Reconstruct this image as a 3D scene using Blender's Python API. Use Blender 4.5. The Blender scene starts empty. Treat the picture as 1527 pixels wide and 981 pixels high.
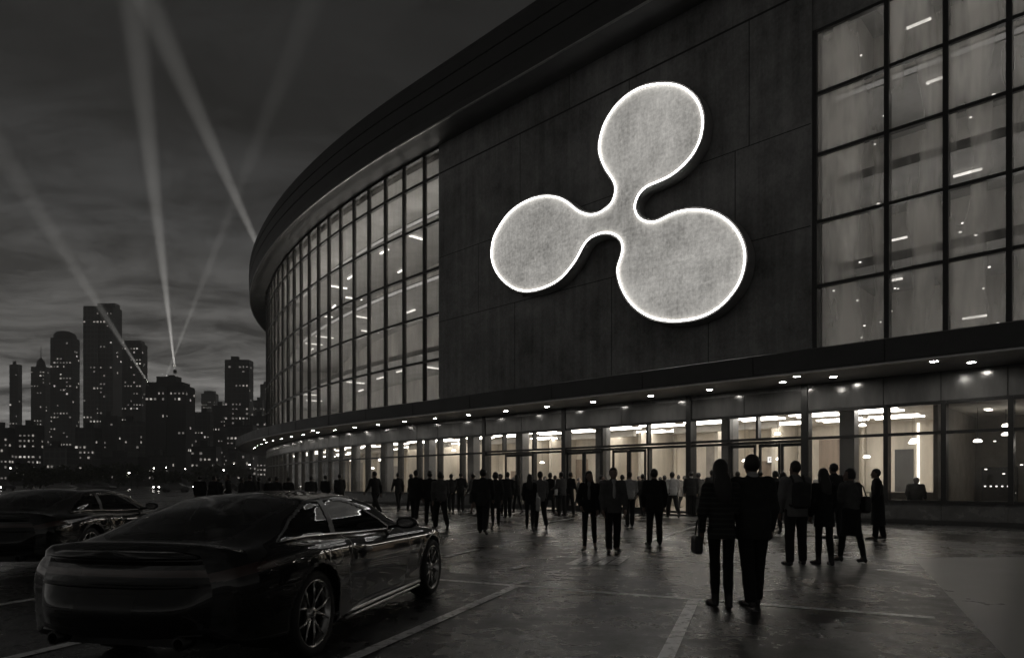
import bpy, bmesh, math, random
import numpy as np
from mathutils import Vector, Matrix
random.seed(7)
C = bpy.context.scene.collection
R = math.radians
SC = bpy.context.scene

# ------------------------------------------------------------------ helpers
class MB:
    """collects boxes, sweeps, tubes and polygons; build() links them as ONE mesh object"""
    def __init__(s): s.v = []; s.f = []; s.m = []; s.smooth = []
    def add(s, vs, fs, m=0, sm=False):
        o = len(s.v); s.v.extend([tuple(p) for p in vs])
        for f in fs:
            s.f.append(tuple(i + o for i in f)); s.m.append(m); s.smooth.append(sm)
    def box(s, c, d, rz=0, m=0, M=None):
        hx, hy, hz = d[0] / 2, d[1] / 2, d[2] / 2
        vs = [Vector((x, y, z)) for x in (-hx, hx) for y in (-hy, hy) for z in (-hz, hz)]
        rot = M if M is not None else Matrix.Rotation(rz, 3, 'Z')
        vs = [rot @ p + Vector(c) for p in vs]
        s.add(vs, [(0, 1, 3, 2), (4, 6, 7, 5), (0, 4, 5, 1), (2, 3, 7, 6), (0, 2, 6, 4), (1, 5, 7, 3)], m)
    def prism(s, poly, z0, z1, m=0):
        n = len(poly)
        vs = [(x, y, z0) for x, y in poly] + [(x, y, z1) for x, y in poly]
        fs = [tuple(range(n - 1, -1, -1)), tuple(range(n, 2 * n))]
        fs += [(i, (i + 1) % n, n + (i + 1) % n, n + i) for i in range(n)]
        s.add(vs, fs, m)
    def tube(s, pts, r, n=8, m=0, closed=False, radii=None, sm=True):
        pts = [Vector(p) for p in pts]; N = len(pts); rings = []
        up = Vector((0, 0, 1))
        for i, p in enumerate(pts):
            a = pts[(i - 1) % N] if (closed or i > 0) else p
            b = pts[(i + 1) % N] if (closed or i < N - 1) else p
            t = (b - a).normalized()
            u = t.cross(up)
            if u.length < 1e-3: u = t.cross(Vector((0, 1, 0)))
            u.normalize(); w = u.cross(t)
            rr = radii[i] if radii else r
            rings.append([p + (u * math.cos(2 * math.pi * k / n) + w * math.sin(2 * math.pi * k / n)) * rr for k in range(n)])
        vs = [q for g in rings for q in g]; fs = []
        for i in range(N if closed else N - 1):
            j = (i + 1) % N
            for k in range(n):
                fs.append((i * n + k, i * n + (k + 1) % n, j * n + (k + 1) % n, j * n + k))
        if not closed:
            fs.append(tuple(range(n - 1, -1, -1))); fs.append(tuple((N - 1) * n + k for k in range(n)))
        s.add(vs, fs, m, sm)
    def lathe(s, prof, axis='Z', c=(0, 0, 0), n=24, m=0, sm=True):
        vs = []; fs = []
        for (r, z) in prof:
            for k in range(n):
                a = 2 * math.pi * k / n
                p = (r * math.cos(a), r * math.sin(a), z)
                if axis == 'X': p = (z, r * math.cos(a), r * math.sin(a))
                vs.append((p[0] + c[0], p[1] + c[1], p[2] + c[2]))
        for i in range(len(prof) - 1):
            for k in range(n):
                fs.append((i * n + k, i * n + (k + 1) % n, (i + 1) * n + (k + 1) % n, (i + 1) * n + k))
        s.add(vs, fs, m, sm)
    def build(s, name, mats, parent=None, smooth=None):
        me = bpy.data.meshes.new(name)
        me.from_pydata([tuple(map(float, p)) for p in s.v], [], s.f)
        ml = mats if isinstance(mats, (list, tuple)) else [mats]
        for x in ml: me.materials.append(x)
        me.polygons.foreach_set('material_index', s.m)
        me.polygons.foreach_set('use_smooth', [bool(q) if smooth is None else smooth for q in s.smooth])
        me.update()
        return link(name, me, parent)

def link(name, me, parent=None):
    o = bpy.data.objects.new(name, me); C.objects.link(o)
    if parent is not None: o.parent = parent
    return o
def npmesh(name, V, F, mats, parent=None, smooth=True, midx=None):
    me = bpy.data.meshes.new(name)
    V = np.asarray(V, dtype=np.float32); F = np.asarray(F, dtype=np.int32)
    me.vertices.add(len(V)); me.vertices.foreach_set('co', V.ravel())
    k = F.shape[1]
    me.loops.add(F.size); me.loops.foreach_set('vertex_index', F.ravel())
    me.polygons.add(len(F)); me.polygons.foreach_set('loop_start', np.arange(len(F), dtype=np.int32) * k)
    me.polygons.foreach_set('use_smooth', np.full(len(F), smooth))
    ml = mats if isinstance(mats, (list, tuple)) else [mats]
    for x in ml: me.materials.append(x)
    if midx is not None: me.polygons.foreach_set('material_index', np.asarray(midx, dtype=np.int32))
    me.update(calc_edges=True); me.validate()
    return link(name, me, parent)
def empty(name, loc=(0, 0, 0), rz=0, parent=None):
    o = bpy.data.objects.new(name, None); C.objects.link(o)
    o.location = loc; o.rotation_euler = (0, 0, rz)
    if parent is not None: o.parent = parent
    return o
def tag(o, label=None, cat=None, group=None, kind=None):
    if label: o['label'] = label
    if cat: o['category'] = cat
    if group: o['group'] = group
    if kind: o['kind'] = kind
    return o
def copy_tree(o, parent=None):
    c = o.copy(); C.objects.link(c)
    if parent is not None: c.parent = parent
    for ch in list(o.children): copy_tree(ch, c)
    return c
# photo pixel + depth -> place in the world
def at(px, Y): return (px - 763.5) / 1000.0 * Y
def hz(py, Y): return 1.42 + (720.0 - py) / 1000.0 * Y

# ------------------------------------------------------------------ materials
def nodes_of(m):
    m.use_nodes = True
    return m.node_tree.nodes, m.node_tree.links
def pmat(name, col, rough=.6, metal=0., var=.25, scale=3., bump=0., bscale=40., coat=0., spec=.5, stretch=(1, 1, 1), rvar=0., emis=None, estr=0.):
    """principled material whose colour and roughness are broken up by noise"""
    m = bpy.data.materials.new(name); N, L = nodes_of(m)
    b = N['Principled BSDF']
    tc = N.new('ShaderNodeTexCoord'); mp = N.new('ShaderNodeMapping'); mp.inputs['Scale'].default_value = stretch
    L.new(tc.outputs['Object'], mp.inputs['Vector'])
    no = N.new('ShaderNodeTexNoise'); no.inputs['Scale'].default_value = scale; no.inputs['Detail'].default_value = 6
    no.inputs['Roughness'].default_value = .62
    L.new(mp.outputs[0], no.inputs['Vector'])
    cr = N.new('ShaderNodeValToRGB')
    cr.color_ramp.elements[0].position = .28; cr.color_ramp.elements[1].position = .72
    lo = [c * (1 - var) for c in col]; hi = [min(1, c * (1 + var)) for c in col]
    cr.color_ramp.elements[0].color = (*lo, 1); cr.color_ramp.elements[1].color = (*hi, 1)
    L.new(no.outputs['Fac'], cr.inputs['Fac']); L.new(cr.outputs['Color'], b.inputs['Base Color'])
    b.inputs['Roughness'].default_value = rough; b.inputs['Metallic'].default_value = metal
    b.inputs['Specular IOR Level'].default_value = spec
    if coat: b.inputs['Coat Weight'].default_value = coat; b.inputs['Coat Roughness'].default_value = .03
    if rvar:
        mr = N.new('ShaderNodeMapRange'); mr.inputs['From Min'].default_value = .3; mr.inputs['From Max'].default_value = .7
        mr.inputs['To Min'].default_value = max(.02, rough - rvar); mr.inputs['To Max'].default_value = min(1, rough + rvar)
        L.new(no.outputs['Fac'], mr.inputs['Value']); L.new(mr.outputs[0], b.inputs['Roughness'])
    if bump:
        n2 = N.new('ShaderNodeTexNoise'); n2.inputs['Scale'].default_value = bscale; n2.inputs['Detail'].default_value = 4
        L.new(mp.outputs[0], n2.inputs['Vector'])
        bp = N.new('ShaderNodeBump'); bp.inputs['Strength'].default_value = bump; bp.inputs['Distance'].default_value = .02
        L.new(n2.outputs['Fac'], bp.inputs['Height']); L.new(bp.outputs[0], b.inputs['Normal'])
    if emis:
        b.inputs['Emission Color'].default_value = (*emis, 1); b.inputs['Emission Strength'].default_value = estr
    return m
def emat(name, col, s, var=.15, scale=6.):
    m = bpy.data.materials.new(name); N, L = nodes_of(m)
    N.remove(N['Principled BSDF']); e = N.new('ShaderNodeEmission')
    tc = N.new('ShaderNodeTexCoord'); no = N.new('ShaderNodeTexNoise'); no.inputs['Scale'].default_value = scale
    L.new(tc.outputs['Object'], no.inputs['Vector'])
    mr = N.new('ShaderNodeMapRange'); mr.inputs['From Min'].default_value = .3; mr.inputs['From Max'].default_value = .7
    mr.inputs['To Min'].default_value = s * (1 - var); mr.inputs['To Max'].default_value = s * (1 + var)
    L.new(no.outputs['Fac'], mr.inputs['Value']); L.new(mr.outputs[0], e.inputs['Strength'])
    e.inputs['Color'].default_value = (*col, 1)
    L.new(e.outputs[0], N['Material Output'].inputs['Surface'])
    return m
def glassmat(name, tint=.85, veil=.05, veilcol=.6, rough=.02, fres=1.5, streak=.5, lo=.3, hi=.7):
    """thin pane: clear part, mirror part by angle, and a streaky film of dust that catches light"""
    m = bpy.data.materials.new(name); N, L = nodes_of(m); N.remove(N['Principled BSDF'])
    tr = N.new('ShaderNodeBsdfTransparent'); tr.inputs[0].default_value = (tint, tint, tint, 1)
    gl = N.new('ShaderNodeBsdfGlossy'); gl.inputs['Roughness'].default_value = rough
    fr = N.new('ShaderNodeFresnel'); fr.inputs['IOR'].default_value = fres
    mx = N.new('ShaderNodeMixShader'); L.new(fr.outputs[0], mx.inputs[0]); L.new(tr.outputs[0], mx.inputs[1]); L.new(gl.outputs[0], mx.inputs[2])
    df = N.new('ShaderNodeBsdfDiffuse'); df.inputs[0].default_value = (veilcol,) * 3 + (1,)
    tl = N.new('ShaderNodeBsdfTranslucent'); tl.inputs[0].default_value = (veilcol, veilcol * .97, veilcol * .92, 1)
    ms = N.new('ShaderNodeMixShader'); ms.inputs[0].default_value = .7; L.new(df.outputs[0], ms.inputs[1]); L.new(tl.outputs[0], ms.inputs[2])
    tc = N.new('ShaderNodeTexCoord'); mp = N.new('ShaderNodeMapping'); mp.inputs['Scale'].default_value = (1.3, 1.3, .22)
    L.new(tc.outputs['Object'], mp.inputs['Vector'])
    no = N.new('ShaderNodeTexNoise'); no.inputs['Scale'].default_value = 1.1; no.inputs['Detail'].default_value = 3.5
    L.new(mp.outputs[0], no.inputs['Vector'])
    mr = N.new('ShaderNodeMapRange'); mr.inputs['From Min'].default_value = lo; mr.inputs['From Max'].default_value = hi
    mr.inputs['To Min'].default_value = veil * (1 - streak); mr.inputs['To Max'].default_value = veil * (1 + streak)
    L.new(no.outputs['Fac'], mr.inputs['Value'])
    m2 = N.new('ShaderNodeMixShader'); L.new(mr.outputs[0], m2.inputs[0]); L.new(mx.outputs[0], m2.inputs[1]); L.new(ms.outputs[0], m2.inputs[2])
    L.new(m2.outputs[0], N['Material Output'].inputs['Surface'])
    return m

W3 = lambda g, w=.013: (g * (1 + w), g, g * (1 - 1.6 * w))      # a slightly warm grey
M = {}
M['panel'] = None
M['groove'] = pmat('panel_joint', W3(.02), .8)
M['fascia'] = pmat('dark_fascia', W3(.035), .42, 0, .3, 1.2, .05, 30, rvar=.1)
M['roofdark'] = pmat('roof_cladding', W3(.013), .5, 0, .35, .8, .06, 20, stretch=(1, 1, .4))
M['soffit'] = pmat('soffit_panel', W3(.34), .38, 0, .3, .7, rvar=.1)
M['frame'] = pmat('dark_bronze_frame', W3(.022), .35, .3, .3, 4)
M['spandrel'] = pmat('spandrel_panel', W3(.10), .16, 0, .45, .8, .03, 8, stretch=(1.3, 1.3, .35), rvar=.08, spec=.8)
M['lowpanel'] = pmat('low_panel', W3(.09), .25, 0, .35, 1.5, rvar=.08)
M['glass_lobby'] = glassmat('lobby_glass', .88, .035, .5)
M['glass_upper'] = glassmat('upper_glass', .82, .17, .7, streak=.6, lo=.38, hi=.62)
M['glass_dim'] = glassmat('hazy_glass', .72, .34, .75, streak=.8, lo=.38, hi=.64)
M['lobbywall'] = pmat('lobby_wall', (.58, .53, .45), .6, 0, .3, .9, stretch=(1, 1, .25))
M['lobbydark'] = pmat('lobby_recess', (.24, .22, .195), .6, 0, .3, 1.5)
M['lobbyfloor'] = pmat('lobby_floor', (.36, .33, .29), .25, 0, .2, 1.2)
M['ceil'] = pmat('lobby_ceiling', (.6, .57, .52), .7, 0, .1, 1)
M['column'] = pmat('column_cladding', W3(.07), .4, 0, .3, 1.3)
M['innerwall'] = pmat('inner_wall', W3(.5, .03), .7, 0, .35, .5, stretch=(1, 1, .3))
M['slab'] = pmat('floor_slab', W3(.3), .7, 0, .2, 1)
M['lamp_warm'] = emat('ceiling_lamp_glow', (1, .945, .86), 13.5)
M['lamp_soft'] = emat('office_lamp_glow', (1, .95, .87), 1.5)
M['lamp_dim'] = emat('small_lamp_glow', (1, .95, .87), 3.)
M['downlight'] = emat('downlight_glow', (1, .95, .87), 140.)
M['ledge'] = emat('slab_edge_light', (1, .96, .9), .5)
M['roofsoffit'] = pmat('roof_soffit_panel', W3(.06), .5, 0, .35, .7)
M['metal'] = pmat('brushed_metal', W3(.4), .3, .9, .2, 5)
M['dark'] = pmat('dark_plastic', W3(.012), .5, 0, .3, 5)
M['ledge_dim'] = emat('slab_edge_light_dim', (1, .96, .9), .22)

def concrete():
    """dark mottled concrete: cloudy patches, vertical rain streaks and grain"""
    m = bpy.data.materials.new('mottled_concrete'); N, L = nodes_of(m); b = N['Principled BSDF']; tc = N.new('ShaderNodeTexCoord'); acc = None
    for sc, st, de, wt in ((.16, (1, 1, 1.2), 6, .9), (.6, (1, 1, .9), 8, .55), (.9, (2.2, 2.2, .12), 5, .5), (9, (1, 1, .7), 5, .35)):
        mp = N.new('ShaderNodeMapping'); mp.inputs['Scale'].default_value = st; L.new(tc.outputs['Object'], mp.inputs['Vector'])
        no = N.new('ShaderNodeTexNoise'); no.inputs['Scale'].default_value = sc; no.inputs['Detail'].default_value = de; no.inputs['Roughness'].default_value = .65; L.new(mp.outputs[0], no.inputs['Vector'])
        mu = N.new('ShaderNodeMath'); mu.operation = 'MULTIPLY_ADD'; L.new(no.outputs['Fac'], mu.inputs[0]); mu.inputs[1].default_value = wt
        if acc is None: mu.inputs[2].default_value = 0
        else: L.new(acc, mu.inputs[2])
        acc = mu.outputs[0]
    cr = N.new('ShaderNodeValToRGB'); mr = N.new('ShaderNodeMapRange'); mr.inputs['From Min'].default_value = .82; mr.inputs['From Max'].default_value = 1.5; L.new(acc, mr.inputs['Value'])
    e = cr.color_ramp.elements; e[0].position = .05; e[1].position = .95; e[0].color = (*W3(.06), 1); e[1].color = (*W3(.5), 1); q = e.new(.5); q.color = (*W3(.26), 1)
    L.new(mr.outputs[0], cr.inputs['Fac']); L.new(cr.outputs[0], b.inputs['Base Color']); b.inputs['Roughness'].default_value = .6
    bp = N.new('ShaderNodeBump'); bp.inputs['Strength'].default_value = .35; bp.inputs['Distance'].default_value = .03; L.new(acc, bp.inputs['Height']); L.new(bp.outputs[0], b.inputs['Normal'])
    return m
M['panel'] = concrete()
M['dot_glow'] = emat('light_dot_glow', (1, .95, .88), 2.2)
M['pendant'] = emat('pendant_glow', (1, .93, .82), 7.)
for k_ in ('ledge', 'ledge_dim', 'dot_glow', 'pendant', 'lamp_dim'): M[k_].cycles.emission_sampling = 'NONE'
M['lamp_mid'] = emat('ceiling_lamp_glow_dim', (1, .93, .82), 9.)
M['lamp_side'] = emat('side_room_lamp_glow', (1, .93, .84), 3.0)
# ------------------------------------------------------------------ arena: plan curve of the facade
_T = {}
def _plan():
    step = .1; x, y = -5., 41.5
    def th(t):
        if t >= 0: return R(44)
        return R(44 + .6 * min(-t, 40) + .8 * max(0, -t - 40))
    pts = {0: (x, y)}
    k = 0
    while k < 460:
        a = th(k * step); x += math.cos(a) * step; y -= math.sin(a) * step; k += 1; pts[k] = (x, y)
    x, y = pts[0]; k = 0
    while k > -1720:
        a = th((k - .5) * step); x -= math.cos(a) * step; y += math.sin(a) * step; k -= 1; pts[k] = (x, y)
    return pts, th
_PTS, _TH = _plan()
def W(t, n=0., h=0.):
    """t metres along the facade, n metres out of it, h high"""
    k = math.floor(t / .1); f = t / .1 - k
    a, b = _PTS[k], _PTS[k + 1]
    x = a[0] + (b[0] - a[0]) * f; y = a[1] + (b[1] - a[1]) * f
    th = _TH(t)
    return (x - math.sin(th) * n, y - math.cos(th) * n, h)
def tpx(px, n=0.):
    """t where the sight line through photo column px meets the facade"""
    lo, hi = -36., 45.
    g = lambda t: W(t, n)[0] / W(t, n)[1] * 1000 + 763.5
    for _ in range(50):
        mi = (lo + hi) / 2
        if g(mi) < px: lo = mi
        else: hi = mi
    return lo
def trange(t0, t1, step=1.):
    if t0 >= 0: return [t0, t1]
    e = min(t1, 0.); n = max(1, int(math.ceil((e - t0) / step)))
    ts = [t0 + (e - t0) * i / n for i in range(n + 1)]
    if t1 > 0: ts.append(t1)
    return ts
def sweep(mb, ts, prof, m=0):
    n = len(prof); vs = []; fs = []
    for t in ts:
        for (a, h) in prof: vs.append(W(t, a, h))
    for i in range(len(ts) - 1):
        for k in range(n):
            fs.append((i * n + k, i * n + (k + 1) % n, (i + 1) * n + (k + 1) % n, (i + 1) * n + k))
    fs.append(tuple(range(n))); fs.append(tuple((len(ts) - 1) * n + k for k in range(n - 1, -1, -1)))
    mb.add(vs, fs, m)
def wbox(mb, t0, t1, n0, n1, h0, h1, m=0):
    sweep(mb, trange(t0, t1), [(n0, h0), (n1, h0), (n1, h1), (n0, h1)], m)
T_END = 44.; T_FAR = -140.
arena = empty('arena_building', W(12, 0, 0))
def AB(mb, name, mats, parent=None):
    o = mb.build(name, mats, parent if parent is not None else arena)
    p = parent if parent is not None else arena
    o.matrix_parent_inverse = Matrix.Translation(arena.location).inverted() if p is arena else Matrix.Identity(4)
    return o
tag(arena, 'huge curved dark arena with glass curtain walls and a lit entrance lobby', 'building')
S_, FT = 5.2, 5.95
# logo wall
b = MB(); wbox(b, .8, 22.9, -.5, .06, 5.0, 22.0)
AB(b, 'wall_panel', M['panel'])
b = MB()
for (t0, t1, h) in ((.85, 22.85, 11.2), (.85, 22.85, 15.1), (.85, 22.85, 20.2)): wbox(b, t0, t1, .04, .064, h, h + (.035 if h < 19 else .09))
for (t, h0, h1) in ((7.2, 6, 11.2), (13.6, 6, 11.2), (18.6, 6, 11.2), (4.3, 11.2, 15.1), (10.4, 11.2, 15.1), (19.8, 11.2, 15.1), (14.6, 15.1, 20.2), (7.6, 15.1, 20.2), (20.4, 15.1, 20.2), (11, 20.2, 22)):
    wbox(b, t, t + .035, .04, .0635, h0, h1)
AB(b, 'panel_joint', M['groove'])
# upper wall right of the panel (above the window bay), far left wall and end wall
b = MB(); wbox(b, 22.902, T_END, -.5, .0, 18.6, 22.0); AB(b, 'upper_wall', M['panel'])
b = MB(); wbox(b, T_FAR, -47, -.5, 0, 0, 22.0); AB(b, 'rear_wall', M['panel'])
b = MB(); wbox(b, T_END, T_END + .5, -28, 0.05, 0, 22.0); AB(b, 'end_wall', M['panel'])
# roof
ts = [T_FAR + i * (0 - T_FAR) / 120 for i in range(121)] + [T_END + 1.6]
b = MB()
RP = [(0.0, 22.02), (1.7, 22.0), (1.78, 22.35), (1.80, 22.4), (1.84, 23.2), (1.80, 23.22), (1.80, 23.28), (1.85, 23.3), (1.86, 24.1), (1.82, 24.12), (1.82, 24.18), (1.87, 24.2), (1.84, 24.9), (1.66, 25.3), (-1.0, 25.3)]
sweep(b, ts, RP)
poly = [W(t, -.9, 0)[:2] for t in ts]
poly.append((poly[-1][0] + 22, poly[-1][1] + 24)); poly.append((poly[0][0] + 12, poly[0][1] + 6))
b.prism(poly, 24.9, 25.2)
roof = AB(b, 'roof', M['roofdark'])
b = MB(); sweep(b, ts, [(.05, 21.97), (1.68, 21.95), (1.68, 21.99), (.05, 22.01)]); AB(b, 'soffit', M['roofsoffit'], roof)
b = MB(); sweep(b, ts, [(1.70, 21.93), (1.79, 21.93), (1.79, 22.0), (1.70, 22.0)]); AB(b, 'drip_edge', M['metal'], roof)
# canopy
tc_ = trange(-70, T_END - .002, 1.)
b = MB(); sweep(b, tc_, [(-.2, S_ + .05), (3.12, S_ + .05), (3.2, S_ + .02), (3.22, FT - .04), (3.14, FT), (-.2, FT - .02)])
canopy = AB(b, 'canopy', M['fascia'])
b = MB(); sweep(b, tc_, [(-.15, S_), (2.85, S_), (2.85, S_ + .045), (-.15, S_ + .045)]); AB(b, 'soffit', M['soffit'], canopy)
b = MB(); sweep(b, tc_, [(2.95, S_ - .05), (3.1, S_ - .05), (3.1, S_ + .046), (2.95, S_ + .046)]); AB(b, 'canopy_lip', M['metal'], canopy)
b = MB()
for px in (400, 440, 490, 545, 615, 700, 822, 957, 1122, 1318, 1540):
    t = tpx(px, 3.22); wbox(b, t, t + .03, 3.19, 3.225, S_ + .03, FT - .05)
AB(b, 'fascia_joint', M['groove'], canopy)
# recessed downlights
k = 0
dl_me = None
for n_, lst in ((1.35, [28.2, 24.1, 22.3, 19.35, 16.6, 13.5, 10.65, 7.8, 4.9, 2.0, -.9, -3.8, -6.7, -9.6, -12.5, -15.4, -18.3, -21.2, -24.1, -27, -30, -33, -36, -39, 32.4, 36.6]), (2.35, [27.4, 23.2, -11, -23, 31.2])):
    for t in lst:
        p = W(t, n_, S_)
        if dl_me is None:
            b = MB(); b.lathe([(.11, -.012), (.15, -.03), (.17, -.012), (.17, 0)], n=20)
            o1 = b.build('recessed_downlight', M['metal']); dl_me = o1.data
            b = MB(); b.lathe([(.001, -.02), (.11, -.02)], n=20); o2 = b.build('lens', M['downlight'], o1); ln_me = o2.data
            o = o1
        else:
            o = bpy.data.objects.new('recessed_downlight', dl_me); C.objects.link(o)
            l = bpy.data.objects.new('lens', ln_me); C.objects.link(l); l.parent = o
        o.location = p
        tag(o, 'small round recessed downlight glowing in the underside of the canopy', 'downlight', 'downlights under the canopy')
# ---- windows
def window(name, t0, t1, rows, glass, fin=.3, fw=.09, tw=.1, nfr=.08, door=False, veilrow=None):
    """one column of a curtain wall: mullion at t0, transoms at the row heights, and its panes"""
    b = MB(); wbox(b, t0, t0 + fw, -fin, nfr, rows[0], rows[-1])
    ta, tb = t0 + fw, t1
    for i, h in enumerate(rows):
        hh = (h, h + tw) if i == 0 else ((h - tw, h) if i == len(rows) - 1 else (h - tw / 2, h + tw / 2))
        wbox(b, ta + .002, tb - .002, -.16, nfr - .02, hh[0], hh[1])
    fr = AB(b, name, M['frame'])
    g = MB()
    for i in range(len(rows) - 1):
        vs = [W(ta, -.06, rows[i] + tw * .5), W(tb, -.06, rows[i] + tw * .5), W(tb, -.06, rows[i + 1] - tw * .5), W(ta, -.06, rows[i + 1] - tw * .5)]
        g.add(vs, [(0, 1, 2, 3)], 0)
    AB(g, 'pane', glass, fr)
    return fr
UL = [5.9, 8.98, 11.79, 14.57, 17.46, 20.23, 21.95]
edges = [.8, -.76]
while edges[-1] > -46.5: edges.append(edges[-1] - 2.17)
for i in range(len(edges) - 1): window('window', edges[i + 1], edges[i], UL, M['glass_upper'], fin=.2, fw=.11, tw=.15)
UR = [5.9, 8.87, 11.3, 13.85, 16.16, 18.6]
re_ = [22.92, 25.38, 27.17, 28.9, 30.7, 32.5, 34.3, 36.7, 39.1, 41.5, 43.99]
for i in range(len(re_) - 1): window('window', re_[i], re_[i + 1], UR, M['glass_dim'], fin=.3, fw=.16, tw=.12)
# ground floor
SP0 = 4.19
ge = [4.78]
while ge[-1] > -46.5: ge.append(ge[-1] - 2.05)
def ground_bay(t0, t1, fw=.13):
    fr = window('window', t0, t1, [.73, 3.13, SP0], M['glass_lobby'], fin=.32, fw=fw)
    b = MB(); wbox(b, t0 + .004, t1 - .004, -.12, .03, .16, .728); AB(b, 'sill_panel', M['lowpanel'], fr)
for i in range(len(ge) - 1): ground_bay(ge[i + 1], ge[i])
for a_, b_ in ((22.62, 25.36), (25.36, 27.12), (27.12, 28.95), (28.95, 30.75), (30.75, 32.6), (32.6, 34.6), (34.6, 37), (37, 39.4), (39.4, 41.8), (41.8, 43.99)): ground_bay(a_, b_, .15)
# entrance: transom lights, glazed screens and doors
def screen(t0, t1): window('window', t0, t1, [3.13, SP0], M['glass_lobby'], fin=.2, fw=.1)
def sidelight(t0, t1, sill=False):
    window('window', t0, t1, [.73, 3.08] if sill else [.1, 3.08], M['glass_lobby'], fin=.2, fw=.1)
    if sill:
        b = MB(); wbox(b, t0 + .004, t1 - .004, -.12, .03, .16, .728); AB(b, 'sill_panel', M['lowpanel'])
def door(t0, t1, leaves=2):
    w = (t1 - t0) / leaves
    for i in range(leaves):
        a, c = t0 + i * w + .015, t0 + (i + 1) * w - .015
        b = MB(); s = .09
        wbox(b, a, a + s, -.14, -.06, .05, 2.98); wbox(b, c - s, c, -.14, -.06, .05, 2.98)
        wbox(b, a + s, c - s, -.138, -.062, .05, .3); wbox(b, a + s, c - s, -.138, -.062, 2.86, 2.98)
        d = AB(b, 'entrance_door', M['frame'])
        g = MB(); g.add([W(a + s, -.1, .3), W(c - s, -.1, .3), W(c - s, -.1, 2.86), W(a + s, -.1, 2.86)], [(0, 1, 2, 3)]); AB(g, 'pane', M['glass_lobby'], d)
        h = MB(); th = c - s / 2 if i % 2 == 0 else a + s / 2
        h.tube([W(th, -.06, .95), W(th, .0, .95), W(th, .0, 1.45), W(th, -.06, 1.45)], .015); AB(h, 'handle', M['metal'], d)
    b = MB(); wbox(b, t0 - .1, t1 + .1, -.18, .02, 2.99, 3.1); AB(b, 'door_head', M['frame'])
for a_, b_ in ((4.78, 6.26), (6.26, 8.51), (8.51, 10.65), (10.65, 13.02), (13.02, 15.55), (15.55, 17.68), (17.68, 19.5), (19.5, 20.7), (20.7, 22.62)): screen(a_, b_)
sidelight(4.78, 6.2); door(6.32, 8.45); sidelight(8.51, 10.65, True); door(10.75, 12.95); sidelight(13.02, 13.45); door(13.55, 15.45)
sidelight(15.6, 17.68); sidelight(17.68, 19.45, True); door(19.55, 20.65, 1); door(20.75, 22.55)
for t in (4.78, 10.65, 17.68, 22.6):
    b = MB(); wbox(b, t - .1, t + .14, -.4, .12, 0.0, S_ - .01); AB(b, 'main_mullion', M['frame'])
# spandrel band, one panel per bay
sp = sorted(set([round(x, 2) for x in ge] + [7.7, 10.65, 14.2, 17.68, 20.2, 22.62, 25.36, 27.12, 28.95, 30.75, 32.6, 34.6, 37, 39.4, 41.8, 43.99]))
for i in range(len(sp) - 1):
    b = MB(); wbox(b, sp[i] + .015, sp[i + 1] - .015, -.12, .05, SP0 + .012, S_ - .015); AB(b, 'spandrel_panel', M['spandrel'])
b = MB(); wbox(b, -47, T_END - .01, -.3, .0, SP0 + .004, S_ - .012); AB(b, 'spandrel_backing', M['frame'])
b = MB(); wbox(b, -47, 4.66, -.3, .1, .0, .155); wbox(b, 22.78, T_END - .01, -.3, .1, .0, .155); wbox(b, 4.93, 22.48, -.22, .06, 0.0, .045); AB(b, 'plinth', M['groove'])
# ---- lobby
LB = -9.
b = MB(); wbox(b, -46, T_END - .02, LB, -.31, .0, .03); AB(b, 'lobby_floor', M['lobbyfloor'])
b = MB(); wbox(b, -46, T_END - .02, LB, -.31, 4.32, 4.5); AB(b, 'lobby_ceiling', M['ceil'])
b = MB(); wbox(b, -46, 26.44, LB - .3, LB, 0, 4.5); AB(b, 'lobby_wall', M['lobbywall'])
b = MB(); wbox(b, 26.445, T_END - .02, LB - .3, LB, 0, 4.5); wbox(b, 26.45, 26.6, LB + .01, -2.05, .03, 4.31); AB(b, 'side_room_wall', M['lobbydark'])  # cross partition added to keep lobby light out of the right bays
rr = random.Random(3); t = -44.
M['wood'] = pmat('wood_wall_panel', (.25, .195, .15), .45, 0, .35, 1.2, stretch=(3, 3, .25))
M['wallglow'] = emat('wall_light_glow', (1, .93, .82), 2.2)
while t < 23.5:
    w = rr.uniform(.7, 1.9); h = rr.choice((2.3, 2.6, 3.0, 3.6)); b = MB(); wbox(b, t, t + w, LB + .005, LB + .08, .03, h)
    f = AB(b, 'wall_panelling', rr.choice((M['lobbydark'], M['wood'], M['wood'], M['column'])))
    if rr.random() < .5:
        b = MB(); wbox(b, t + w + .15, t + w + .24, LB + .005, LB + .09, .4, 4.2); AB(b, 'wall_light', M['wallglow'])
    b = MB(); q = t + w + rr.uniform(.4, .8); wbox(b, q, q + .14, LB + .01, LB + .22, .03, 4.3); wbox(b, q + .3, q + .4, LB + .01, LB + .18, .03, 4.3); AB(b, 'wall_batten', M['lobbywall'])
    t += w + rr.uniform(1.2, 3.)
for t, w, dp in ((-12, 2.4, 3), (-5.5, 1.8, 4), (2.6, 1.5, 3.4), (9.2, 2.2, 4.2), (16.1, 2.6, 3.6)):
    b = MB(); wbox(b, t, t + .18, LB + .01, LB + dp, .03, 4.31); wbox(b, t + w, t + w + .18, LB + .01, LB + dp - .8, .03, 4.31); AB(b, 'lobby_partition', M['lobbywall'])
for t in (-20, -10, -2, 6, 14):
    b = MB(); wbox(b, t, t + 5.5, -5.25, -4.95, 4.02, 4.315); AB(b, 'ceiling_beam', M['ceil'])
for t in (-30, -24.5, -19, -13.5, -8.2, -3, 1.4, 5.55, 11.3, 18.3, 23.3, 33.5):
    b = MB(); wbox(b, t, t + .55, -2.3, -1.75, .03, 4.31); AB(b, 'column', M['column'])
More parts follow.
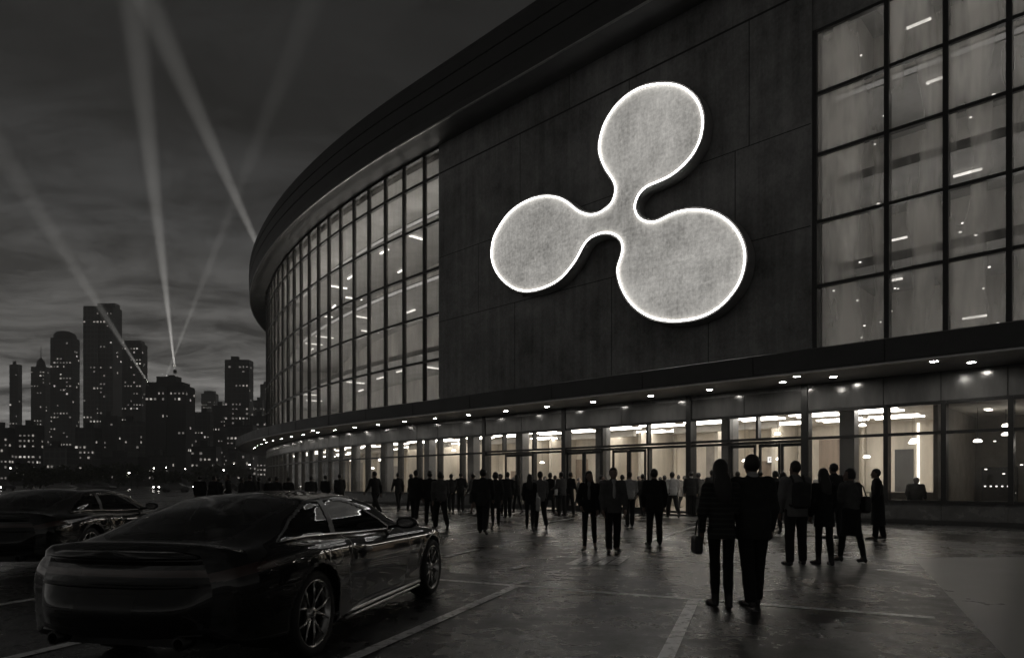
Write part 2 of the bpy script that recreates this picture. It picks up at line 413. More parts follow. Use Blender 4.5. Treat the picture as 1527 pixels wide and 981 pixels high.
for n_ in (-3.4, -6.6):
    for t in (-36, -32, -28, -24, -20, -16, -12, -8.5, -5, -2, 1, 4, 7, 9.5, 12, 14.5, 17, 19.5, 22, 24.2):
        b = MB(); wbox(b, t - .95, t + .95, n_ - .13, n_ + .13, 4.27, 4.315); wbox(b, t - .95, t + .95, n_ + .77, n_ + 1.03, 4.27, 4.315); AB(b, 'ceiling_lamp', M['lamp_warm'] if t > -6 else M['lamp_mid'])
for (t, n_) in ((27.6, -5.5), (29.6, -7), (33, -4), (36.5, -6), (40, -4)):
    b = MB(); wbox(b, t - .1, t + .1, n_ - .3, n_ + .3, 4.27, 4.315); AB(b, 'ceiling_lamp', M['lamp_side'])
rr = random.Random(11)
for i in range(26):
    t = rr.uniform(23, 34) if i % 2 else rr.uniform(-25, 20); n_ = rr.uniform(-7.5, -4); h = rr.uniform(2.5, 3.9)
    b = MB(); p = Vector(W(t, n_, h)); b.lathe([(.02, .07), (.10, .05), (.15, -.02), (.13, -.05), (.01, -.06)], c=p, n=12); l = AB(b, 'pendant_lamp', M['pendant'])
    b = MB(); b.tube([p + Vector((0, 0, .03)), p + Vector((0, 0, 4.31 - h))], .008, 5); AB(b, 'cord', M['dark'], l)
# ticket counter behind the right panes, and an exit box on the lobby wall
b = MB(); wbox(b, 24.2, 26.4, -3.0, -2.4, .03, 1.02); wbox(b, 24.1, 26.43, -3.1, -2.3, 1.022, 1.08); AB(b, 'counter', M['lobbydark'])
rr = random.Random(29)
for t, w, h in ((26.9, 1.2, 2.1), (28.6, .9, 2.8), (30.4, 1.8, 1.2), (33.5, 2, 2.4)):
    b = MB(); wbox(b, t, t + w, LB + .01, LB + .5, .03, h); c_ = AB(b, 'cabinet', M['column'])
    for k_ in range(5):
        b = MB(); wbox(b, t + .1 + k_ * w / 6, t + .16 + k_ * w / 6, LB + .505, LB + .53, h * .6, h * .6 + .05); AB(b, 'light_dot', M['dot_glow'], c_)
for i in range(14):
    b = MB(); b.box(W(rr.uniform(26.8, 32), rr.uniform(-7, -1), rr.uniform(.8, 3.6)), (.06, .06, .04)); AB(b, 'light_dot', M['dot_glow'])
# ---- upper floors seen through the glass
for (t0, t1, nm, slabs, nb) in ((-46, .78, 'left', (10.2, 14.9, 19.2), -8.), (22.93, 43.9, 'right', (9.9, 13.4, 16.75), -7.)):
    b = MB(); wbox(b, t0, t1, nb - .3, nb, 5.3, 21.9); AB(b, 'inner_wall', M['innerwall'])
    b = MB(); wbox(b, t0, t1, nb + .01, -.5, 5.3, 5.6); AB(b, 'floor_slab', M['slab'])
    b = MB(); wbox(b, t0, t1, nb + .01, -.5, 21.6, 21.9); AB(b, 'floor_slab', M['slab'])
    for j, h in enumerate(slabs):
        b = MB(); wbox(b, t0, t1, nb + .012, -2.2, h, h + .35); s = AB(b, 'floor_slab', M['slab'])
        if (nm == 'right' and j == 2) or (nm == 'left' and j > 0):
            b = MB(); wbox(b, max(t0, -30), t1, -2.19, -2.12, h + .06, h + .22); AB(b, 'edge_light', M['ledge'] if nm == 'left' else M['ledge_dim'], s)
    b = MB(); wbox(b, t0, t0 + .15, nb, -.5, 5.6, 21.6); wbox(b, t1 - .15, t1, nb, -.5, 5.6, 21.6); AB(b, 'inner_wall', M['innerwall'])
rr = random.Random(5)
for h in (10.15, 14.85, 19.15):
    t = -34.
    while t < 0:
        n_ = rr.uniform(-6.5, -3.0); b = MB()
        if rr.random() < .5: wbox(b, t, t + 1.3, n_ - .07, n_ + .07, h - .1, h - .02)
        else: wbox(b, t, t + .16, n_ - .8, n_ + .8, h - .1, h - .02)
        AB(b, 'ceiling_lamp', M['lamp_soft' if h < 19 else 'lamp_dim']); t += rr.uniform(3.0, 5.4)
for h in (8.1, 9.85, 11.9, 13.35, 15.2, 16.7, 18.9):
    t = 23.5 + rr.uniform(0, 1)
    while t < 40:
        n_ = rr.uniform(-6., -2.6); b = MB()
        if rr.random() < .45: wbox(b, t, t + rr.uniform(.5, 1.0), n_ - .05, n_ + .05, h - .1, h - .03)
        else: b.box(W(t, n_, h - rr.uniform(.1, .8)), (rr.uniform(.05, .1), .07, .04))  # loose small boxes imitate mirrored city lights, not ceiling fittings
        AB(b, 'ceiling_lamp', M['lamp_soft']); t += rr.uniform(1.4, 3.2)
M['uplight_left'] = emat('added_uplight_glow', (1, .95, .87), 18.0); M['uplight_right'] = emat('added_uplight_faint_glow', (1, .96, .9), 11.5)
for (lst, ts_, mt) in (((5.62, 10.57, 15.27, 19.57), [-40 + 4 * q for q in range(10)], 'uplight_left'), ((5.62, 10.27, 13.77, 17.12), [24, 28, 32, 36, 40], 'uplight_right')):
    for h in lst:
        for t in ts_:
            b = MB(); wbox(b, t, t + 2.6, -3.6, -3.3, h, h + .06); AB(b, 'added_uplight', M[mt])  # hidden uplights added on the slabs to brighten rooms and panes
for i in range(70):
    t = rr.uniform(23.2, 36); h = 6.2 + 10 * rr.random() ** 1.7; b = MB(); b.box(W(t, rr.uniform(-6, -.8), h), (rr.uniform(.03, .09), rr.uniform(.03, .07), rr.uniform(.02, .05))); AB(b, 'light_dot', M['dot_glow'])  # glowing dots inside stand in for city lights mirrored in the glass

# ------------------------------------------------------------------ illuminated sign
OUT = [(430,355),(418,325),(400,300),(385,265),(380,235),(388,190),(405,150),(435,108),(475,75),(515,57),(560,50),(605,53),(640,70),(668,100),(682,140),(683,175),(675,215),(655,255),(625,290),(590,318),(555,335),(525,347),(505,362),(490,385),(484,410),(490,432),(505,448),(530,455),(555,450),(590,432),(630,420),(680,418),(725,430),(765,458),(792,495),(806,535),(806,575),(795,620),(772,660),(735,700),(690,727),(640,740),(590,743),(540,735),(500,715),(468,685),(447,648),(436,612),(435,585),(445,555),(450,530),(445,508),(430,492),(405,484),(380,488),(350,502),(330,530),(315,560),(290,595),(260,625),(220,645),(180,655),(140,652),(105,630),(80,600),(67,565),(66,535),(72,500),(90,465),(115,430),(150,402),(190,384),(225,378),(260,382),(290,398),(315,420),(345,432),(375,430),(400,415),(420,395)]
SN = .72      # the sign's face stands this far off the wall
def to_wall(cx, cy):
    px, py = 700 + cx / 1.962, 100 + cy / 1.962
    t = tpx(px, SN); return t, hz(py, W(t, SN)[1])
ctl = [to_wall(*p) for p in OUT]; n = len(ctl); outl = []
for i in range(n):
    p0, p1, p2, p3 = (np.array(ctl[(i + j - 1) % n]) for j in range(4))
    for s in (0, .25, .5, .75):
        outl.append(.5 * ((2 * p1) + (-p0 + p2) * s + (2 * p0 - 5 * p1 + 4 * p2 - p3) * s * s + (-p0 + 3 * p1 - 3 * p2 + p3) * s ** 3))
for _ in range(3):
    outl = [(outl[i - 1] + 2 * outl[i] + outl[(i + 1) % len(outl)]) / 4 for i in range(len(outl))]
def inset(pts, d):
    r = []
    for i in range(len(pts)):
        a, c = pts[i - 2], pts[(i + 2) % len(pts)]; t = (c - a) / np.linalg.norm(c - a)
        r.append(pts[i] + np.array((-t[1], t[0])) * d)
    return r
area = sum(outl[i - 1][0] * outl[i][1] - outl[i][0] * outl[i - 1][1] for i in range(len(outl)))
sg = 1 if area > 0 else -1
sign = empty('illuminated_sign', W(13, .06, 6))
tag(sign, 'huge glowing three lobed emblem mounted on the dark wall above the entrance', 'sign')
def SB(mb, name, mats, parent=None, sm=None):
    o = mb.build(name, mats, parent if parent is not None else sign, sm)
    if parent is None: o.matrix_parent_inverse = Matrix.Translation(sign.location).inverted()
    return o
def facemat():
    m = bpy.data.materials.new('backlit_sign_face'); Nn, L = nodes_of(m); bs = Nn['Principled BSDF']
    tc = Nn.new('ShaderNodeTexCoord'); outs = []
    for sc, st, de in ((.35, (1, 1, 1), 5), (1.5, (7, 7, .6), 4), (1.5, (.6, .6, 7), 4), (7., (1, 1, 1), 6)):
        mp = Nn.new('ShaderNodeMapping'); mp.inputs['Scale'].default_value = st; L.new(tc.outputs['Object'], mp.inputs['Vector'])
        no = Nn.new('ShaderNodeTexNoise'); no.inputs['Scale'].default_value = sc; no.inputs['Detail'].default_value = de; no.inputs['Roughness'].default_value = .7
        L.new(mp.outputs[0], no.inputs['Vector']); outs.append(no.outputs['Fac'])
    a = None
    for o_, w in zip(outs, (.9, .3, .25, .75)):
        mu = Nn.new('ShaderNodeMath'); mu.operation = 'MULTIPLY'; L.new(o_, mu.inputs[0]); mu.inputs[1].default_value = w
        if a is None: a = mu.outputs[0]
        else:
            ad = Nn.new('ShaderNodeMath'); ad.operation = 'ADD'; L.new(a, ad.inputs[0]); L.new(mu.outputs[0], ad.inputs[1]); a = ad.outputs[0]
    mr = Nn.new('ShaderNodeMapRange'); mr.inputs['From Min'].default_value = .75; mr.inputs['From Max'].default_value = 1.42
    mr.inputs['To Min'].default_value = .05; mr.inputs['To Max'].default_value = .50
    L.new(a, mr.inputs['Value']); L.new(mr.outputs[0], bs.inputs['Emission Strength'])
    bs.inputs['Emission Color'].default_value = (1, .97, .91, 1)
    bs.inputs['Base Color'].default_value = (.3, .29, .27, 1); bs.inputs['Roughness'].default_value = .6
    return m
M['signface'] = facemat(); M['neon'] = emat('neon_rim', (1, .98, .95), 9.0, .08); M['signside'] = pmat('sign_side', W3(.3), .45, .2, .3, 1)
N_ = len(outl); b = MB()
i1 = inset(outl, sg * .045)
b.add([W(p[0], SN - .02, p[1]) for p in i1], [tuple(range(N_)) if sg < 0 else tuple(range(N_ - 1, -1, -1))])
SB(b, 'sign_face', M['signface'])
b = MB(); o2 = inset(outl, -sg * .16)
rings = [[W(p[0], SN + .06, p[1]) for p in inset(outl, sg * .06)], [W(p[0], SN + .08, p[1]) for p in outl], [W(p[0], SN + .03, p[1]) for p in inset(outl, -sg * .10)], [W(p[0], SN - .04, p[1]) for p in o2], [W(p[0], .16, p[1]) for p in o2]]
vs = [q for r_ in rings for q in r_]; fs = []
for j in range(2, 4):
    for i in range(N_): fs.append((j * N_ + i, j * N_ + (i + 1) % N_, (j + 1) * N_ + (i + 1) % N_, (j + 1) * N_ + i))
b.add(vs, fs, 0, True); b.add(rings[4], [tuple(range(N_))])
SB(b, 'sign_body', M['signside'])
b = MB(); vs = []
for i, p in enumerate(outl):
    a_, c_ = outl[i - 2], outl[(i + 2) % N_]; d_ = (c_ - a_) / np.linalg.norm(c_ - a_)
    for k in range(8):
        an = 2 * math.pi * k / 8; q = p + np.array((-d_[1], d_[0])) * math.cos(an) * .034; vs.append(W(q[0], SN + .03 + .034 * math.sin(an), q[1]))
b.add(vs, [(i * 8 + k, i * 8 + (k + 1) % 8, ((i + 1) % N_) * 8 + (k + 1) % 8, ((i + 1) % N_) * 8 + k) for i in range(N_) for k in range(8)], 0, True); SB(b, 'neon_rim', M['neon'])
for (t, h) in ((8, 11.5), (14.5, 17.8), (17.5, 11), (14, 13.2)):
    b = MB(); wbox(b, t - .1, t + .1, .061, .159, h - .1, h + .1); SB(b, 'bracket', M['dark'])
# ------------------------------------------------------------------ camera, sky, dusk light, air
cam = bpy.data.cameras.new('camera'); co = bpy.data.objects.new('camera', cam); C.objects.link(co)
co.location = (0, 0, 1.42); co.rotation_euler = (R(90), 0, 0)
cam.sensor_width = 36; cam.lens = 36 * 1000 / 1527; cam.shift_y = 229.5 / 1527; cam.clip_start = .05; cam.clip_end = 5000
SC.camera = co
SC.view_settings.view_transform = 'Standard'; SC.view_settings.look = 'None'; SC.view_settings.gamma = 1; SC.view_settings.exposure = 0
SC.render.engine = 'CYCLES'; cy = SC.cycles
cy.use_denoising = True; cy.max_bounces = 7; cy.diffuse_bounces = 3; cy.glossy_bounces = 4; cy.transmission_bounces = 4
cy.transparent_max_bounces = 24; cy.volume_bounces = 0; cy.sample_clamp_indirect = 4.; cy.sample_clamp_direct = 0; cy.caustics_reflective = False; cy.caustics_refractive = False
cy.use_adaptive_sampling = True; cy.adaptive_threshold = .02
SUN_EL, SUN_ROT = R(15), R(-149)
w = bpy.data.worlds.new('World'); SC.world = w; w.use_nodes = True
N = w.node_tree.nodes; L = w.node_tree.links; bg = N['Background']
def nd(t, **kw):
    q = N.new(t)
    for k_, v_ in kw.items(): setattr(q, k_, v_)
    return q
def mth(op, a, b_=None, clamp=False):
    q = nd('ShaderNodeMath', operation=op, use_clamp=clamp)
    for i, x in enumerate((a, b_)):
        if x is None: continue
        if isinstance(x, (int, float)): q.inputs[i].default_value = x
        else: L.new(x, q.inputs[i])
    return q.outputs[0]
tc = nd('ShaderNodeTexCoord'); sx = nd('ShaderNodeSeparateXYZ'); L.new(tc.outputs['Generated'], sx.inputs[0])
z = mth('MAXIMUM', sx.outputs['Z'], .0)
den = mth('ADD', z, .13)
cx = mth('DIVIDE', sx.outputs['X'], den); cyy = mth('DIVIDE', sx.outputs['Y'], den)
cb = nd('ShaderNodeCombineXYZ'); L.new(cx, cb.inputs[0]); L.new(cyy, cb.inputs[1])
mp = nd('ShaderNodeMapping'); mp.inputs['Scale'].default_value = (1.0, 1.7, 1); mp.inputs['Location'].default_value = (1.7, .4, 0); mp.inputs['Rotation'].default_value = (0, 0, R(-12)); L.new(cb.outputs[0], mp.inputs[0])
n1 = nd('ShaderNodeTexNoise'); n1.inputs['Scale'].default_value = 1.9; n1.inputs['Detail'].default_value = 9; n1.inputs['Roughness'].default_value = .66; n1.inputs['Distortion'].default_value = .5
L.new(mp.outputs[0], n1.inputs['Vector'])
cl = nd('ShaderNodeMapRange'); cl.inputs['From Min'].default_value = .37; cl.inputs['From Max'].default_value = .64; cl.inputs['To Min'].default_value = .25; cl.inputs['To Max'].default_value = 1.7
L.new(n1.outputs['Fac'], cl.inputs['Value'])
el = nd('ShaderNodeValToRGB'); e = el.color_ramp
stops = [(0, .52), (.09, .38), (.18, .185), (.32, .062), (.46, .011), (1, .003)]
e.elements[0].position, e.elements[1].position = 0, 1
e.elements[0].color = (*W3(stops[0][1], .03), 1); e.elements[1].color = (*W3(stops[-1][1], .0), 1)
for p_, g_ in stops[1:-1]:
    q = e.elements.new(p_); q.color = (*W3(g_, .03 if p_ < .3 else .0), 1)
L.new(z, el.inputs['Fac'])
sk = nd('ShaderNodeTexSky', sky_type='NISHITA'); sk.sun_disc = False; sk.sun_elevation = SUN_EL; sk.sun_rotation = SUN_ROT
bw = nd('ShaderNodeRGBToBW'); L.new(sk.outputs[0], bw.inputs[0])
mul = nd('ShaderNodeVectorMath', operation='SCALE'); L.new(el.outputs['Color'], mul.inputs[0]); L.new(cl.outputs[0], mul.inputs['Scale'])
skd = mth('MULTIPLY', bw.outputs[0], .0006)
ad = nd('ShaderNodeVectorMath', operation='ADD'); # the glow belongs to the city: the sky away from it is darker
tow = nd('ShaderNodeVectorMath', operation='DOT_PRODUCT'); L.new(tc.outputs['Generated'], tow.inputs[0]); tow.inputs[1].default_value = (-.45, .89, 0)
gl = nd('ShaderNodeMapRange'); gl.inputs['From Min'].default_value = -.3; gl.inputs['From Max'].default_value = .8; gl.inputs['To Min'].default_value = .32; gl.inputs['To Max'].default_value = 1.; L.new(tow.outputs['Value'], gl.inputs['Value'])
mu2 = nd('ShaderNodeVectorMath', operation='SCALE'); L.new(mul.outputs[0], mu2.inputs[0]); L.new(gl.outputs[0], mu2.inputs['Scale'])
L.new(mu2.outputs[0], ad.inputs[0]); L.new(skd, ad.inputs[1])
L.new(ad.outputs[0], bg.inputs['Color']); bg.inputs['Strength'].default_value = 1.0
sd = bpy.data.lights.new('sun', 'SUN'); sd.energy = .10; sd.angle = R(150); sd.color = (1, .98, .94)
so = bpy.data.objects.new('sun', sd); C.objects.link(so)
# light comes from high behind the camera's left shoulder
dirv = Vector((-.50, -.82, .26)).normalized(); so.rotation_euler = dirv.to_track_quat('Z', 'Y').to_euler()

hb = MB(); hb.box((0, 430, 174), (1700, 1300, 352))
hm = bpy.data.materials.new('night_air'); Nn, Ll = nodes_of(hm); Nn.remove(Nn['Principled BSDF'])
pv = Nn.new('ShaderNodeVolumePrincipled'); pv.inputs['Color'].default_value = (.96, .95, .93, 1); pv.inputs['Density'].default_value = .0009; pv.inputs['Anisotropy'].default_value = .0
Ll.new(pv.outputs[0], Nn['Material Output'].inputs['Volume'])
hm.cycles.volume_sampling = 'EQUIANGULAR'
HAZE = tag(hb.build('haze', hm), None, None, None, 'stuff')

# ------------------------------------------------------------------ ground
def asphalt():
    m = bpy.data.materials.new('wet_asphalt'); Nn, Ll = nodes_of(m); b = Nn['Principled BSDF']
    t = Nn.new('ShaderNodeTexCoord')
    def noise(s, d, r=.6, st=(1, 1, 1)):
        q = Nn.new('ShaderNodeMapping'); q.inputs['Scale'].default_value = st; Ll.new(t.outputs['Object'], q.inputs[0])
        n = Nn.new('ShaderNodeTexNoise'); n.inputs['Scale'].default_value = s; n.inputs['Detail'].default_value = d; n.inputs['Roughness'].default_value = r
        Ll.new(q.outputs[0], n.inputs['Vector']); return n.outputs['Fac']
    def rng(o, a, b_, c, d):
        q = Nn.new('ShaderNodeMapRange'); q.inputs['From Min'].default_value = a; q.inputs['From Max'].default_value = b_; q.inputs['To Min'].default_value = c; q.inputs['To Max'].default_value = d
        Ll.new(o, q.inputs['Value']); return q.outputs[0]
    big = noise(.45, 7, .65, (1, .7, 1)); mid = noise(3.6, 9, .72); fine = noise(38, 5, .75)
    cr = Nn.new('ShaderNodeValToRGB'); cr.color_ramp.elements[0].position = .3; cr.color_ramp.elements[1].position = .75
    cr.color_ramp.elements[0].color = (.012, .012, .012, 1); cr.color_ramp.elements[1].color = (.075, .074, .073, 1)
    Ll.new(mid, cr.inputs['Fac'])
    mxx = Nn.new('ShaderNodeMix'); mxx.data_type = 'RGBA'; mxx.blend_type = 'MULTIPLY'; mxx.inputs[0].default_value = .8
    Ll.new(cr.outputs[0], mxx.inputs[6]); f2 = rng(fine, .36, .64, .3, 1.8)
    cc = Nn.new('ShaderNodeCombineColor')
    for i in range(3): Ll.new(f2, cc.inputs[i])
    Ll.new(cc.outputs[0], mxx.inputs[7]); Ll.new(mxx.outputs[2], b.inputs['Base Color'])
    wet = rng(big, .38, .62, .40, .12); mu = Nn.new('ShaderNodeMath'); mu.operation = 'ADD'; Ll.new(wet, mu.inputs[0]); Ll.new(rng(mid, .35, .65, -.09, .12), mu.inputs[1])
    Ll.new(mu.outputs[0], b.inputs['Roughness']); b.inputs['Specular IOR Level'].default_value = .45
    bp = Nn.new('ShaderNodeBump'); bp.inputs['Strength'].default_value = .38; bp.inputs['Distance'].default_value = .012
    hsum = Nn.new('ShaderNodeMath'); hsum.operation = 'MULTIPLY_ADD'; Ll.new(mid, hsum.inputs[0]); hsum.inputs[1].default_value = .7; Ll.new(fine, hsum.inputs[2])
    Ll.new(hsum.outputs[0], bp.inputs['Height']); Ll.new(bp.outputs[0], b.inputs['Normal'])
    return m
M['asphalt'] = asphalt()
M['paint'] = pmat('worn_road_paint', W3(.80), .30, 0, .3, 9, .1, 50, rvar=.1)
M['concrete'] = pmat('pale_wedge_surface', W3(.24), .34, 0, .25, .8, rvar=.1)
b = MB(); g_ = 40
vs = [(-840 + 1680 * i / g_, -200 + 1270 * j / g_, 0) for j in range(g_ + 1) for i in range(g_ + 1)]
b.add(vs, [(j * (g_ + 1) + i, j * (g_ + 1) + i + 1, (j + 1) * (g_ + 1) + i + 1, (j + 1) * (g_ + 1) + i) for j in range(g_) for i in range(g_)])
tag(b.build('ground', M['asphalt']), kind='structure')
def gp(px, py): Y = 1420. / (py - 720); return (at(px, Y), Y)
def line(a, c, w, z=.004, name='marking_or_light_bar'):
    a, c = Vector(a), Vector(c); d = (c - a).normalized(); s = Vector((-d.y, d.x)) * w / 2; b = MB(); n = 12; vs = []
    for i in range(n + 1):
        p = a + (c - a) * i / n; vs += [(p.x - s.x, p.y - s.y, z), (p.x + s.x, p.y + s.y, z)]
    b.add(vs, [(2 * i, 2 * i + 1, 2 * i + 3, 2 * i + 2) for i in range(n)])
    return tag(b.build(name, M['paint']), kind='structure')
A0, A1 = Vector(gp(655, 864)), Vector(gp(1345, 917)); dd = (A1 - A0).normalized()
line(A0 - dd * 5.5, A1 + dd * .3, .13)
st = Vector((.335, .942))
hub = Vector(gp(771, 873)); line(hub - st * .1, hub - st * 6.2, .13, .008)
hub2 = Vector(gp(1036, 892)); line(hub2 - st * .1, hub2 - st * 5.5, .13, .008)
for k in (-1, -2, -3):
    h_ = hub + dd * (2.62 * k); line(h_ - st * .1, h_ - st * 5.6, .13, .008)
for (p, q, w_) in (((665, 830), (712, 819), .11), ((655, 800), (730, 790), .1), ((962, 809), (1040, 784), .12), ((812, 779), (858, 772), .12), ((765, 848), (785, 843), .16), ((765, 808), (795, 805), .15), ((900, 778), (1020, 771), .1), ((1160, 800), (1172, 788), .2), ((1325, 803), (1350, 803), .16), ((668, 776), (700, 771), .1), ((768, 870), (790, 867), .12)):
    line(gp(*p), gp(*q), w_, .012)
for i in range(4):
    p, q = gp(851 + i * 21, 842), gp(878 + i * 18, 830); line(p, q, .2, .012)  # bars of light on the ground, laid in as pale paint
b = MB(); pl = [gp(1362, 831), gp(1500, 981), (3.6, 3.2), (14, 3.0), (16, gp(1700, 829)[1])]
b.add([(x, y, .004) for x, y in pl], [(0, 1, 2, 3, 4)]); tag(b.build('pale_wedge', M['concrete']), kind='structure')  # made-up sheet: a paler, smoother wedge laid over the asphalt

# ------------------------------------------------------------------ the city across the water front
def towermat(name, g, sx_, sz_):
    m = bpy.data.materials.new(name); Nn, Ll = nodes_of(m); b = Nn['Principled BSDF']
    t = Nn.new('ShaderNodeTexCoord'); mp = Nn.new('ShaderNodeMapping'); mp.inputs['Rotation'].default_value = (R(90), 0, 0); Ll.new(t.outputs['Object'], mp.inputs[0])
    br = Nn.new('ShaderNodeTexBrick'); br.offset = 0; br.inputs['Scale'].default_value = 1; br.inputs['Brick Width'].default_value = sx_; br.inputs['Row Height'].default_value = sz_
    br.inputs['Mortar Size'].default_value = .35; br.inputs['Color1'].default_value = (g * .35,) * 3 + (1,); br.inputs['Color2'].default_value = (g * .5,) * 3 + (1,); br.inputs['Mortar'].default_value = (*W3(g), 1)
    Ll.new(mp.outputs[0], br.inputs['Vector']); Ll.new(br.outputs['Color'], b.inputs['Base Color']); b.inputs['Roughness'].default_value = .5
    return m
TM = [towermat('tower_cladding', .16, 2.6, 3.3), towermat('tower_masonry', .10, 3.4, 3.5), towermat('dark_tower_cladding', .035, 3., 3.6)]
LIT = [emat('lit_window_bright', (1, .95, .87), .8), emat('lit_window', (1, .93, .84), .42), emat('lit_window_faint', (1, .94, .86), .18)]
for m_ in LIT: m_.cycles.emission_sampling = 'NONE'
M['trunk'] = pmat('bark', W3(.05), .9); M['leaf'] = pmat('night_foliage', (.05, .06, .035), .8, 0, .5, 2)
crng = random.Random(21)
def tower(label, px0, px1, pytop, Y, tm, lit=.12, steps=(), depth=None, cell=(2.1, 2.9), crown=None, rows_min=0):
    d = depth or (at(px1, Y) - at(px0, Y)) * .4; x0, x1 = at(px0, Y), at(px1, Y + d); H = hz(pytop, Y); wd = x1 - x0
    root = empty('tower_block' if H > 45 else 'city_building', ((x0 + x1) / 2, Y, 0))
    tag(root, label, 'tower' if H > 45 else 'building')
    b = MB(); b.box((0, d / 2, H / 2), (wd, d, H)); 
    for (f0, f1, hh) in steps:
        b.box(((f0 + f1 - 1) / 2 * wd, d / 2, H + hh / 2 + .02), ((f1 - f0) * wd, d * (f1 - f0) * .9, hh))
    for k in range(1, int(wd // 9)):       # pilasters give the face relief
        b.box((-wd / 2 + k * wd / max(1, int(wd // 9)), -.3, H / 2), (1.1, .62, H - .4))
    b.build('wall', TM[tm], root)
    r = MB(); r.box((0, d / 2, H + .45), (wd * .98, d * .98, .8))
    if not steps:
        r.box((wd * crng.uniform(-.2, .2), d / 2, H + 2.2), (wd * .3, d * .3, 2.8))
    r.build('roof', TM[2], root)
    if crown == 'dome':
        c = MB(); c.lathe([(wd * .46, 0), (wd * .45, 2.5), (wd * .36, 4.2), (wd * .2, 5.2), (.01, 5.6)], c=(0, d / 2, H + .9), n=20); c.build('crown', TM[tm], root)
    if crown == 'spire':
        c = MB(); c.lathe([(wd * .3, 0), (wd * .22, 5), (wd * .1, 7), (.35, 8), (.12, 17), (.01, 18)], c=(0, d / 2, H + .8), n=12); c.build('spire', TM[tm], root)
    cw, ch = cell; lw = MB(); nx = max(2, int(wd / cw)); nz = int((H - 3) / ch); cnt = 0
    for j in range(nz):
        rowp = lit * crng.choice((.25, .6, 1, 1, 1.6, 2.6)); run = 0
        for i in range(nx):
            on = crng.random() < rowp or (run and crng.random() < .45); run = on
            if not on: continue
            X = -wd / 2 + (i + .5) * wd / nx; Z = 2.5 + (j + .5) * ch; w_ = wd / nx * crng.uniform(.3, .6); h_ = ch * crng.uniform(.22, .42)
            lw.box((X, -.66, Z), (w_, .06, h_), 0, crng.choices((0, 1, 2), (1, 4, 6))[0]); cnt += 1
    for j in range(nz):                     # the right side shows a little too
        for i in range(int(d / cw)):
            if crng.random() < lit * .7:
                lw.box((wd / 2 + .04, (i + .5) * cw, 2.5 + (j + .5) * ch), (.06, cw * .55, ch * .4), 0, crng.choices((0, 1, 2), (1, 4, 6))[0]); cnt += 1
                lw.box((-wd / 2 - .04, (i + .5) * cw, 2.5 + (j + .5) * ch), (.06, cw * .55, ch * .4), 0, 2)
    if cnt: tag(lw.build('lit_window', LIT, root), kind='stuff')
    return root, H
tower('slim dark tower with few lights at the far left edge of the skyline', 14, 33, 545, 520, 1, .14)
tower('grey tower carrying a thin needle spire', 46, 76, 548, 560, 1, .12, crown='spire')
tower('tall grey tower with rounded domed top, left of the tallest tower', 75, 119, 505, 500, 1, .17, crown='dome')
tower('tallest tower of the skyline with a two step flat top', 124, 182, 458, 470, 0, .10, steps=((0, .38, 1.2), (.4, 1., 3.4)))
tower('tall tower directly right of the tallest one, low penthouse on top', 181, 220, 514, 520, 1, .15, steps=((.1, .9, 3.5),))
r4, H4 = tower('broad black stepped office block under the crossing searchlight beams', 217, 291, 577, 380, 2, .16, steps=((.05, .9, 3.), (.2, .72, 6.5), (.45, .6, 7.6)), cell=(2.2, 3.2))
tower('flat topped office tower standing alone right of the beams', 335, 378, 538, 460, 1, .16, cell=(2.2, 3.2))
tower('pale hazy tower far behind the gap between the two dark blocks', 300, 326, 588, 720, 0, .10, steps=((.15, .85, 4),))
tower('hazy tower cut off by the edge of the arena', 388, 412, 574, 640, 1, .12)
tower('lower hazy block leaning against the arena edge', 376, 394, 598, 600, 0, .16)
tower('tower hidden mostly behind the arena carrying a searchlight', 404, 452, 470, 450, 2, .1)
for lb, a_, b_, y_, Y_, tm, lt in (
    ('low dark block at far left with two columns of lit windows', -10, 22, 640, 330, 2, .3), ('low dark block in front of the spire tower', 22, 66, 636, 340, 2, .24),
    ('squat pale hall in front of the domed tower', 64, 112, 668, 320, 0, .05), ('wide low block at the foot of the tallest tower', 112, 152, 640, 350, 1, .16),
    ('mid height block with even lit rows left of the black stepped block', 180, 217, 630, 350, 1, .22), ('mid height dark block between tallest tower and its neighbour', 150, 182, 622, 400, 2, .14),
    ('mid height block right of the black stepped block', 290, 318, 616, 430, 1, .15), ('stepped mid height block behind the lone office tower', 316, 342, 606, 470, 2, .15),
    ('wide block with long rows of lit windows below the lone office tower', 338, 384, 636, 360, 1, .3), ('block with many lit windows beside the arena canopy tip', 372, 402, 622, 400, 1, .28),
    ('low block with lit ground floor under the stepped block', 220, 262, 682, 290, 1, .3), ('low shed with bright windows left of the arena', 285, 330, 668, 300, 2, .2), ('pale low house beside the canopy tip', 340, 372, 672, 270, 1, .16),
    ('low terrace at the foot of the even lit block', 150, 222, 684, 280, 2, .1)):
    tower(lb, a_, b_, y_, Y_, tm, lt, cell=(1.8, 2.7))
